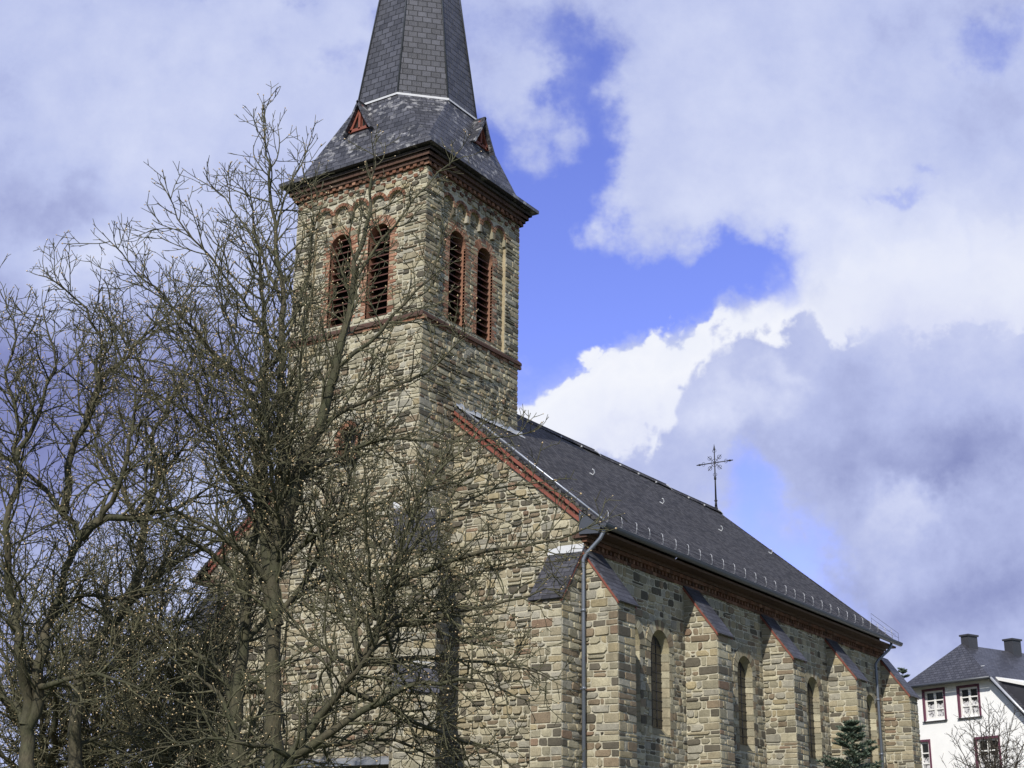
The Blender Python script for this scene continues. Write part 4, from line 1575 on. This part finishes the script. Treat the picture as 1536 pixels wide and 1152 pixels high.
class Tree:
    def __init__(self, seed, max_level=3, bud=.017, scale=1.0, dens=1.0, upb=.10, bend=1.0):
        self.bend = bend
        self.o = V((seed*7.3, seed*3.1, seed*1.7))
        self.rng = random.Random(seed)
        self.wood = MB(); self.twig = MB(); self.buds = MB()
        self.max = max_level; self.bud = bud; self.sc = scale; self.dens = dens; self.upb = upb

    def smooth_line(self, pts, step=.3):
        pts = [V(p) for p in pts]
        out = []
        for i in range(len(pts)-1):
            p0 = pts[max(i-1, 0)]; p1 = pts[i]; p2 = pts[i+1]; p3 = pts[min(i+2, len(pts)-1)]
            n = max(1, int((p2-p1).length/step))
            for k in range(n):
                t = k/n
                q = .5*((2*p1)+(p2-p0)*t+(2*p0-5*p1+4*p2-p3)*t*t+(3*p1-p0-3*p2+p3)*t**3)
                out.append(q)
        out.append(pts[-1])
        return out

    def limb(self, pts, r0, r1, side=True, start=.15, l1=(1.0, 2.8), fill=1.0):
        """a limb led through given points; side shoots are grown from it"""
        rng = self.rng
        line = self.smooth_line(pts)
        n = len(line)
        # slow, irregular bends as old limbs have
        o = self.o
        for i in range(n):
            w = noise.noise_vector(line[i]*.9+o)*.11*self.bend + noise.noise_vector(line[i]*2.3+o)*.05*self.bend
            line[i] = line[i]+w
        j = .035
        line = [p + V((rng.uniform(-j, j), rng.uniform(-j, j), rng.uniform(-j, j)))*(1 if 0 < i < n-1 else 0) for i, p in enumerate(line)]
        rad = [r0+(r1-r0)*(i/(n-1))**.75 for i in range(n)]
        (self.wood if r0 > .05 else self.twig).tube(line, rad, 8 if r0 > .12 else 6 if r0 > .05 else 5, cap=False)
        if not side: return
        tot = sum((line[i+1]-line[i]).length for i in range(n-1))
        acc = 0; nxt = tot*start; az = rng.uniform(0, 6.28)
        for i in range(n-1):
            seg = (line[i+1]-line[i]).length
            while acc+seg > nxt:
                t = nxt/tot
                d = (line[i+1]-line[i]).normalized()
                p = line[i] + d*(nxt-acc)
                az += 2.4+rng.uniform(-.5, .5)
                ln = 1.25*rng.uniform(*l1)*(1.0-.6*t)*self.sc
                self.grow(p, self.off(d, rng.uniform(.65, 1.15), az), ln, max(.011, min(rad[i]*.6, .010+.012*ln)), 1)
                nxt += rng.uniform(.13, .28)/(self.dens*fill)
            acc += seg
        self.tip(line[-1], (line[-1]-line[-2]).normalized())
        # the limb's own leader carries on as twigs
        self.grow(line[-1], (line[-1]-line[-2]).normalized(), .5*self.sc, r1, 2)

    def off(self, d, ang, az):
        a = d.orthogonal().normalized(); b = d.cross(a)
        # keep the roll of the side shoots tied to the world, not to the arbitrary frame
        return (d*math.cos(ang) + (a*math.cos(az)+b*math.sin(az))*math.sin(ang)).normalized()

    def tip(self, p, d):
        r = self.bud*self.rng.uniform(.45, 1.25); L = r*2.9
        a = d.orthogonal().normalized(); b = d.cross(a)
        vs_ = [p, p+d*L*.45+a*r, p+d*L*.45+b*r, p+d*L*.45-a*r, p+d*L*.45-b*r, p+d*L]
        self.buds.mesh(vs_, [(0, 2, 1), (0, 3, 2), (0, 4, 3), (0, 1, 4), (5, 1, 2), (5, 2, 3), (5, 3, 4), (5, 4, 1)], smooth=True)

    def grow(self, p, d, L, r, lev):
        rng = self.rng
        if L < .10: return
        n = max(3, min(18, int(L/.13)))
        pts = [p]; dirs = [d]
        st = L/n
        # every shoot keeps its own sweep, most of them turning up towards the light
        curl = V((rng.gauss(0, .09), rng.gauss(0, .09), rng.gauss(self.upb, .07)))*(st/.13)
        flip = rng.uniform(.35, .9) if rng.random() < .4 else 9
        for i in range(n):
            if i/n > flip: curl = V((-curl.x, -curl.y, abs(curl.z)+.05)); flip = 9
            d = (d + curl + V((rng.gauss(0, .07), rng.gauss(0, .07), rng.gauss(0, .06)))).normalized()
            p = p + d*st
            pts.append(p); dirs.append(d)
        rt = .0062 if lev >= 2 else .0085
        rads = [r+(rt-r)*i/n for i in range(n+1)]
        self.twig.tube(pts, rads, 3 if lev > 1 else 5, cap=False)
        if rng.random() < .45: self.tip(p, d)
        if lev >= self.max: return
        sp = (.19, .17, .15)[min(lev-1, 2)]/self.dens
        cnt = max(1, int(L*.85/sp))
        az = rng.uniform(0, 6.28)
        for k in range(cnt):
            t = .14+.82*(k+rng.uniform(.1, .9))/cnt
            i = min(n-1, int(t*n)); q = pts[i].lerp(pts[i+1], t*n-i)
            az += 2.4+rng.uniform(-.6, .6)
            cl = (.25+.42*L*(1-.6*t))*rng.uniform(.5, 1.35) if lev == 1 else rng.uniform(.14, .42)*(1-.4*t)
            cl = min(cl, 1.5)
            self.grow(q, self.off(dirs[i], rng.uniform(.5, 1.05), az), cl, max(.0095, min(rads[i]*.8, .0085+.009*cl)), lev+1)

    def build(self, name, base, label, cat, group=None, bark=None, twig=None):
        if STATS: print(label[:30], len(self.twig.f), len(self.buds.f)//8)
        e = empty(name, base, label, cat, group)
        self.wood.build('trunk', bark or BARK, e)
        self.twig.build('crown', twig or TWIG, e)
        o = self.buds.build('buds', BUD, e); o['kind'] = 'stuff'
        return e


def L_(d, *pts):
    """photo points of a limb at the tree's distance; an optional third number moves it towards or away"""
    return [view(p[0], p[1], d + (p[2] if len(p) > 2 else 0)) for p in pts]


def ring_limbs(t, base, height, spread, n, r, z0, seed):
    """limbs that fill out the crown towards and away from the viewer"""
    rng = random.Random(seed)
    for k in range(n):
        az = math.radians(33.4) + (0 if k % 2 else math.pi) + rng.uniform(-.9, .9)
        zz = z0+(height-z0)*rng.uniform(0, .6)
        p = base + V((0, 0, zz-base.z))
        q = p + V((math.cos(az), math.sin(az), 0))*spread*.5 + V((0, 0, spread*.42))
        s = p + V((math.cos(az), math.sin(az), 0))*spread + V((0, 0, spread*rng.uniform(.8, 1.3)))
        t.limb([p, q, s], r, .012, l1=(.7, 1.9))


def tree_tall():
    d = 30.0
    t = Tree(1, dens=1.0, upb=.085, bend=.8)
    t.limb(L_(d, (404, 1440), (408, 1150), (414, 900), (420, 650), (424, 480), (411, 330), (401, 230), (396, 172)), .26, .012, start=.36, l1=(.9, 2.4))
    t.limb(L_(d, (417, 820), (446, 720, -.3), (480, 640, -.5), (502, 560, -.6), (520, 470, -.6), (537, 390, -.7), (553, 320, -.6), (561, 235, -.4)), .19, .012, start=.2, l1=(.8, 2.1))
    t.limb(L_(d, (414, 940), (398, 780, .4), (396, 620, .7), (398, 480, .8), (384, 360, .8), (374, 285, .7)), .17, .012, start=.2, l1=(.8, 2.0))
    t.limb(L_(d, (420, 660), (360, 575, .3), (275, 480, .5), (205, 405, .5), (163, 362, .3)), .07, .011, l1=(.8, 2.0))
    t.limb(L_(d, (422, 540), (350, 430, -.4), (285, 355, -.7), (250, 288, -.9)), .06, .011, l1=(.7, 1.7))
    t.limb(L_(d, (421, 600), (330, 540, -.5), (250, 450, -1.0), (190, 420, -1.2)), .055, .011, l1=(.7, 1.7))
    t.limb(L_(d, (424, 460), (375, 350, .4), (325, 290, .7), (300, 270, .8)), .045, .010, l1=(.6, 1.4))
    t.limb(L_(d, (412, 340), (440, 270, -.3), (470, 205, -.5)), .035, .010, l1=(.5, 1.1))
    t.limb(L_(d, (422, 520), (455, 430, .4), (470, 330, .6), (455, 250, .7)), .05, .010, l1=(.6, 1.4))
    t.limb(L_(d, (504, 555, -.6), (570, 495, -.9), (640, 420, -1.2), (672, 330, -1.3)), .055, .010, l1=(.6, 1.6))
    t.limb(L_(d, (530, 420, -.6), (590, 340, -.9), (640, 275, -1.2), (685, 232, -1.3)), .045, .010, l1=(.5, 1.2))
    t.limb(L_(d, (480, 640, -.5), (570, 590, -1.0), (640, 560, -1.5), (700, 500, -1.8)), .055, .010, l1=(.6, 1.6))
    t.limb(L_(d, (450, 715, -.3), (560, 665, -.8), (680, 660, -1.2), (800, 645, -1.4)), .06, .010, l1=(.6, 1.8))
    t.limb(L_(d, (416, 850), (520, 770, -.8), (620, 745, -1.4), (740, 700, -1.8)), .065, .010, l1=(.7, 1.9))
    t.limb(L_(d, (415, 880), (330, 800, -.4), (250, 760, -.8), (170, 690, -1.0)), .075, .010, l1=(.8, 2.1))
    t.limb(L_(d, (418, 760), (350, 690, .5), (280, 620, .8), (200, 570, 1.0)), .065, .010, l1=(.8, 2.0))
    t.limb(L_(d, (414, 930), (470, 850, .5), (530, 700, .9), (560, 560, 1.1)), .07, .010, l1=(.8, 1.9))
    ring_limbs(t, view(416, 900, d), 9.5, 3.0, 8, .05, 6.0, 5)
    t.build('bare_tree', view(404, 1440, d), 'tallest bare tree, its tip rising beside the tower roof', 'tree', 'bare trees in front of the church')


def tree_spreading():
    d = 28.0
    t = Tree(2, dens=.92, upb=.035)
    base = view(398, 1462, d)
    t.limb(L_(d, (398, 1462), (402, 1240), (432, 1132), (486, 1075), (540, 1000), (574, 930), (592, 868), (612, 790)), .22, .012, start=.45, l1=(.9, 2.3))
    t.limb(L_(d, (436, 1128), (520, 1085, -.3), (600, 1035, -.6), (690, 1020, -.8), (790, 1050, -1.0)), .10, .011, l1=(.8, 2.0))
    t.limb(L_(d, (590, 875), (650, 850, -.4), (750, 828, -.7), (840, 805, -.9), (900, 785, -1.0)), .08, .010, l1=(.6, 1.5))
    t.limb(L_(d, (568, 945), (650, 930, -.4), (750, 905, -.6), (840, 880, -.8)), .07, .010, l1=(.7, 1.8))
    t.limb(L_(d, (545, 995), (640, 985, .6), (730, 990, 1.0), (830, 1020, 1.2)), .07, .010, l1=(.7, 1.7))
    t.limb(L_(d, (520, 1030), (620, 1080, .3), (720, 1120, .5), (830, 1190, .5)), .06, .010, l1=(.7, 1.8))
    t.limb(L_(d, (600, 845), (660, 780, .4), (740, 740, .8), (830, 720, 1.0)), .055, .010, l1=(.6, 1.6))
    t.limb(L_(d, (606, 815), (640, 730, -.3), (690, 680, -.6), (730, 620, -.8)), .05, .010, l1=(.6, 1.4))
    t.limb(L_(d, (402, 1235), (372, 1150), (340, 1075), (300, 1015), (255, 985)), .12, .012, l1=(.8, 2.0))
    t.limb(L_(d, (540, 1000), (520, 900, .5), (480, 800, .9), (470, 700, 1.1)), .08, .010, l1=(.8, 1.9))
    t.limb(L_(d, (486, 1075), (560, 960, -1.0), (560, 820, -1.4), (540, 740, -1.5)), .07, .010, l1=(.8, 1.8))
    t.limb(L_(d, (560, 945), (640, 900, .8), (740, 850, 1.3), (850, 840, 1.6)), .055, .010, l1=(.7, 1.8))
    t.limb(L_(d, (436, 1128), (540, 1110, .6), (640, 1130, 1.0), (740, 1180, 1.2)), .06, .010, l1=(.7, 1.7))
    t.limb(L_(d, (592, 868), (650, 900, -.8), (720, 960, -1.2), (790, 1010, -1.3)), .05, .010, l1=(.6, 1.6))
    t.limb(L_(d, (574, 930), (600, 1000, .6), (640, 1070, .9), (690, 1160, 1.0)), .05, .010, l1=(.7, 1.6))
    t.limb(L_(d, (540, 1000), (470, 960, .8), (400, 900, 1.2), (330, 880, 1.4)), .06, .010, l1=(.7, 1.8))
    t.limb(L_(d, (432, 1132), (360, 1110, -.8), (280, 1110, -1.2), (210, 1130, -1.3)), .06, .010, l1=(.7, 1.8))
    ring_limbs(t, view(560, 960, d), 5.5, 2.4, 6, .04, 4.0, 6)
    t.build('bare_tree', base, 'bare tree with low slanting boughs reaching right across the church gable', 'tree', 'bare trees in front of the church')


def tree_thick():
    d = 31.5
    t = Tree(3, dens=.78, upb=.05)
    t.limb(L_(d, (355, 1430), (356, 1150), (362, 1010), (372, 890), (384, 770), (380, 660)), .27, .05, start=.45, l1=(1., 2.4))
    t.limb(L_(d, (362, 1010), (400, 1035, -.3), (425, 1070, -.5), (432, 1100, -.6)), .07, .03, side=False)
    t.limb(L_(d, (358, 1060), (330, 1005, .3), (285, 975, .6), (220, 985, .9), (160, 960, 1.2)), .09, .011, l1=(.8, 2.0))
    t.limb(L_(d, (372, 890), (320, 830, -.4), (270, 800, -.8), (215, 770, -1.2)), .09, .011, l1=(.8, 2.0))
    t.limb(L_(d, (366, 960), (440, 900, .4), (520, 860, .8), (600, 850, 1.0)), .08, .011, l1=(.8, 1.8))
    t.limb(L_(d, (380, 780), (330, 690, .4), (300, 590, .8), (310, 500, 1.0)), .08, .011, l1=(.8, 2.0))
    t.limb(L_(d, (382, 700), (440, 610, .6), (460, 520, .9), (450, 440, 1.0)), .07, .011, l1=(.8, 1.8))
    t.build('bare_tree', view(355, 1430, d), 'bare tree with a thick upright trunk just left of the tall one', 'tree', 'bare trees in front of the church')


def tree_gnarled():
    d = 32.5
    t = Tree(4, dens=1.2, upb=.05, bend=2.2)
    t.limb(L_(d, (40, 1430), (46, 1150), (62, 1020), (78, 920), (100, 850), (112, 815), (88, 765), (62, 725), (20, 690), (-30, 640)), .27, .02, start=.4, l1=(.9, 2.2))
    t.limb(L_(d, (110, 815), (150, 782, -.2), (205, 770, -.3), (270, 755, -.4), (330, 720, -.5)), .13, .012, l1=(.9, 2.2))
    t.limb(L_(d, (90, 765), (112, 660, .3), (140, 580, .5), (150, 520, .6), (110, 450, .7), (50, 415, .7)), .11, .012, l1=(.9, 2.0))
    t.limb(L_(d, (142, 575, .5), (205, 520, .7), (265, 455, .8), (290, 430, .8)), .07, .011, l1=(.8, 1.7))
    t.limb(L_(d, (48, 1080), (22, 930, -.4), (8, 800, -.7), (30, 690, -.8), (20, 560, -.9), (10, 450, -.9)), .13, .012, l1=(.9, 2.2))
    t.limb(L_(d, (30, 690, -.8), (70, 600, -1.0), (80, 520, -1.1), (60, 460, -1.1)), .07, .011, l1=(.8, 1.7))
    t.limb(L_(d, (150, 782, -.2), (190, 690, -.6), (200, 590, -.8), (175, 480, -.9)), .08, .011, l1=(.8, 1.9))
    t.limb(L_(d, (78, 925), (130, 890, .6), (190, 900, 1.0), (250, 880, 1.3)), .08, .011, l1=(.8, 2.0))
    t.limb(L_(d, (60, 1030), (120, 1010, -.6), (190, 1040, -1.0), (260, 1050, -1.2)), .08, .011, l1=(.8, 2.0))
    t.limb(L_(d, (50, 1090), (0, 1040, .4), (-60, 1000, .8)), .08, .012, l1=(.8, 1.8))
    t.limb(L_(d, (205, 770, -.3), (260, 690, .2), (300, 640, .4), (360, 620, .6)), .06, .011, l1=(.8, 1.8))
    t.build('bare_tree', view(40, 1430, d), 'bare tree at the far left with a gnarled, sharply bent bough', 'tree', 'bare trees in front of the church')


def tree_leaning():
    d = 36.0
    t = Tree(5, dens=1.2, upb=.05, bend=2.0)
    t.limb(L_(d, (112, 1400), (108, 1150), (128, 1005), (168, 925), (208, 865), (216, 790), (232, 700), (250, 600), (300, 520), (325, 450)), .24, .012, start=.35, l1=(1., 2.4))
    t.limb(L_(d, (168, 925), (250, 860, .5), (320, 805, .8), (370, 740, 1.0)), .09, .011, l1=(.9, 2.1))
    t.limb(L_(d, (216, 800), (160, 700, .6), (120, 600, 1.0), (110, 500, 1.2)), .08, .011, l1=(.9, 2.1))
    t.limb(L_(d, (245, 620), (200, 530, .8), (170, 470, 1.0), (160, 440, 1.0)), .06, .011, l1=(.8, 1.8))
    t.limb(L_(d, (128, 1005), (200, 980, -.8), (280, 930, -1.4), (330, 900, -1.8)), .08, .011, l1=(.9, 2.0))
    t.limb(L_(d, (110, 1120), (180, 1100, .6), (240, 1110, 1.0), (300, 1090, 1.2)), .07, .011, l1=(.9, 2.0))
    t.build('bare_tree', view(112, 1400, d), 'bare tree whose trunk leans right, behind the gnarled one', 'tree', 'bare trees in front of the church')


def tree_far(px, dist, height, spread, seed, label, dens=1.0):
    """a tree of the row behind, grown freely"""
    rng = random.Random(seed)
    t = Tree(seed, dens=dens, upb=.05, bend=2.0)
    b = view(px, 1400, dist); base = V((b.x, b.y, GROUND))
    fork = base+V((rng.uniform(-.3, .3), rng.uniform(-.3, .3), height*.28))
    t.limb([base, base.lerp(fork, .5)+V((.08, -.1, 0)), fork], .24, .20, side=False)
    for k in range(9):
        az = 2.4*k+rng.uniform(-.4, .4)
        reach = spread*rng.uniform(.45, 1.0)
        h = height*(1.0-.42*(reach/spread)**2)*rng.uniform(.9, 1.0)
        e = V((base.x+math.cos(az)*reach, base.y+math.sin(az)*reach, GROUND+h))
        m1 = fork.lerp(e, .35)+V((math.cos(az+1)*.35, math.sin(az+1)*.35, -.1)); m2 = fork.lerp(e, .7)+V((math.cos(az)*.4, math.sin(az)*.4, -.3))
        t.limb([fork, m1, m2, e], rng.uniform(.08, .13), .011, start=.12, l1=(.9, 2.3))
    for k in range(4):
        az = 1.7*k+rng.uniform(-.4, .4)
        p = base+V((0, 0, height*rng.uniform(.2, .28)))
        e = p+V((math.cos(az)*spread*.95, math.sin(az)*spread*.95, height*.12))
        t.limb([p, p.lerp(e, .5)+V((0, 0, .35)), e], .07, .011, start=.15, l1=(.9, 2.0))
    t.build('bare_tree', base, label, 'tree', 'bare trees in front of the church')


tree_tall(); tree_spreading(); tree_thick(); tree_gnarled(); tree_leaning()
tree_far(240, 41.0, 14.2, 3.6, 21, 'bare tree farther back, its fine crown filling the sky left of the tall one')
tree_far(140, 46.0, 12.0, 3.8, 23, 'low broad bare tree at the back, between the gnarled and the leaning tree')
tree_far(325, 37.5, 9.6, 3.2, 24, 'lowest bare tree, close against the foot of the church by the thick trunk', .6)
tree_far(20, 43.0, 14.6, 4.0, 22, 'bare tree farthest left in the row behind, partly cut off by the picture edge')


def small_tree():
    d = 62.0
    t = Tree(9, max_level=3, bud=.009, dens=1.0, upb=.07)
    base = view(1492, 1380, d); base.z = GROUND
    top = lambda x, y, o=0: view(x, y, d+o)
    p0 = view(1490, 1220, d)
    t.limb([base, p0], .13, .10, side=False)
    for (x, y, o) in ((1482, 1062, 0), (1455, 1085, .6), (1520, 1080, -.5), (1545, 1095, .4), (1435, 1110, -.6), (1500, 1075, .9), (1565, 1130, 0), (1440, 1150, .3), (1470, 1080, -1)):
        q = p0.lerp(top(x, y, o), .55)+V((0, 0, -.1))
        t.limb([p0, q, top(x, y, o)], .05, .010, start=.15, l1=(.6, 1.5))
    t.build('bare_tree', base, 'small fine-twigged bare tree in front of the white house', 'tree', None, TWIG_LIGHT, TWIG_LIGHT)


small_tree()


# ------------------------------------------------------------------ conifers
def mat_needle(name, a, b_):
    m, N, b = new_mat(name)
    p = pos(N)
    n = N.noise(p, 2.2, 4, .6); n2 = N.noise(p, 17, 3, .6)
    f = N.math('MULTIPLY_ADD', n2.outputs[0], .5, N.math('MULTIPLY', n.outputs[0], .6))
    c = N.mix(N.smooth(f, .35, .75), a, b_)
    N.link(c, b.inputs['Base Color'])
    b.inputs['Roughness'].default_value = .6
    return m


NEEDLE = mat_needle('spruce_needles', (.050, .080, .056), (.14, .185, .135))


def conifer(name, base, tip_z, spread, whorls, seed, label, cat):
    rng = random.Random(seed)
    wood = MB(); leaf = MB()
    H = tip_z-base.z
    wood.tube([base, base+V((0, 0, H*.5)), base+V((0, 0, H))], [.014*H, .009*H, .006], 7)
    def spray(p, d, L, n):
        side = d.cross(UPV)
        if side.length < 1e-3: side = V((1, 0, 0))
        side.normalize()
        wood.tube([p, p+d*L], [.012, .004], 3, cap=False)
        for k in range(n):
            t = (k+rng.random())/n
            q = p+d*L*t
            for s in (-1, 1):
                e = (d*.75+side*s*rng.uniform(.5, 1.0)+V((0, 0, rng.uniform(-.1, .5)))).normalized()
                l = rng.uniform(.10, .20)*(1.1-.5*t)
                w = V((rng.uniform(-1, 1), rng.uniform(-1, 1), rng.uniform(-1, 1))).cross(e).normalized()*.016
                leaf.face([q-w, q+w, q+e*l+w*.3, q+e*l-w*.3])
                if rng.random() < .5:
                    e2 = (e+V((0, 0, rng.uniform(.3, .8)))).normalized()
                    leaf.face([q-w, q+w, q+e2*l*.8+w*.3, q+e2*l*.8-w*.3])
    for i in range(whorls):
        f = i/(whorls-1)                     # 0 at the top
        z = tip_z-.12-(H*.86)*f**1.05
        R = .10+spread*f**.85
        nb = 5+int(5*f)
        a0 = rng.uniform(0, 6.28)
        for k in range(nb):
            a = a0+6.283*k/nb+rng.uniform(-.4, .4)
            if rng.random() < .10: continue
            L = R*rng.uniform(.62, 1.18)
            el = .55-.8*f+rng.uniform(-.25, .2)
            p = V((base.x, base.y, z+rng.uniform(-.16, .16)))
            d = V((math.cos(a)*math.cos(el), math.sin(a)*math.cos(el), math.sin(el)))
            pts = [p]; q = p
            ns = max(3, int(L/.16))
            for s in range(ns):
                d = (d+V((rng.gauss(0, .04), rng.gauss(0, .04), .035 if s > ns*.5 else -.01))).normalized()
                q = q+d*(L/ns); pts.append(q)
            wood.tube(pts, [.018*(1-s/(ns+1))+.004 for s in range(ns+1)], 4, cap=False)
            for s in range(1, ns+1):
                fr_ = s/ns
                w = (.14+.34*L*(1-fr_)*.6+.06)
                sd = d.cross(UPV).normalized()
                for sg in (-1, 1):
                    if rng.random() < .06: continue
                    dd = (d*.7+sd*sg*.75+V((0, 0, rng.uniform(-.12, .15)))).normalized()
                    spray(pts[s], dd, w*rng.uniform(.6, 1.1), 9)
            spray(q, d, .16, 6)
    for k in range(5): spray(V((base.x, base.y, tip_z-.3+.05*k)), V((rng.uniform(-.4, .4), rng.uniform(-.4, .4), .8)).normalized(), .18, 5)
    e = empty(name, base, label, cat)
    wood.build('trunk', BARK, e)
    leaf.build('crown', NEEDLE, e)


sb = view(1277, 1083, 52.0)
conifer('spruce_tree', V((sb.x, sb.y, GROUND)), sb.z, 3.1, 24, 3, 'green spruce tree standing in front of the nave buttresses', 'spruce tree')
sb = view(1354, 1004, 84.0)
conifer('conifer_tree', V((sb.x, sb.y, GROUND)), sb.z, 2.2, 20, 4, 'dark conifer whose tip shows between the nave end and the white house', 'conifer')
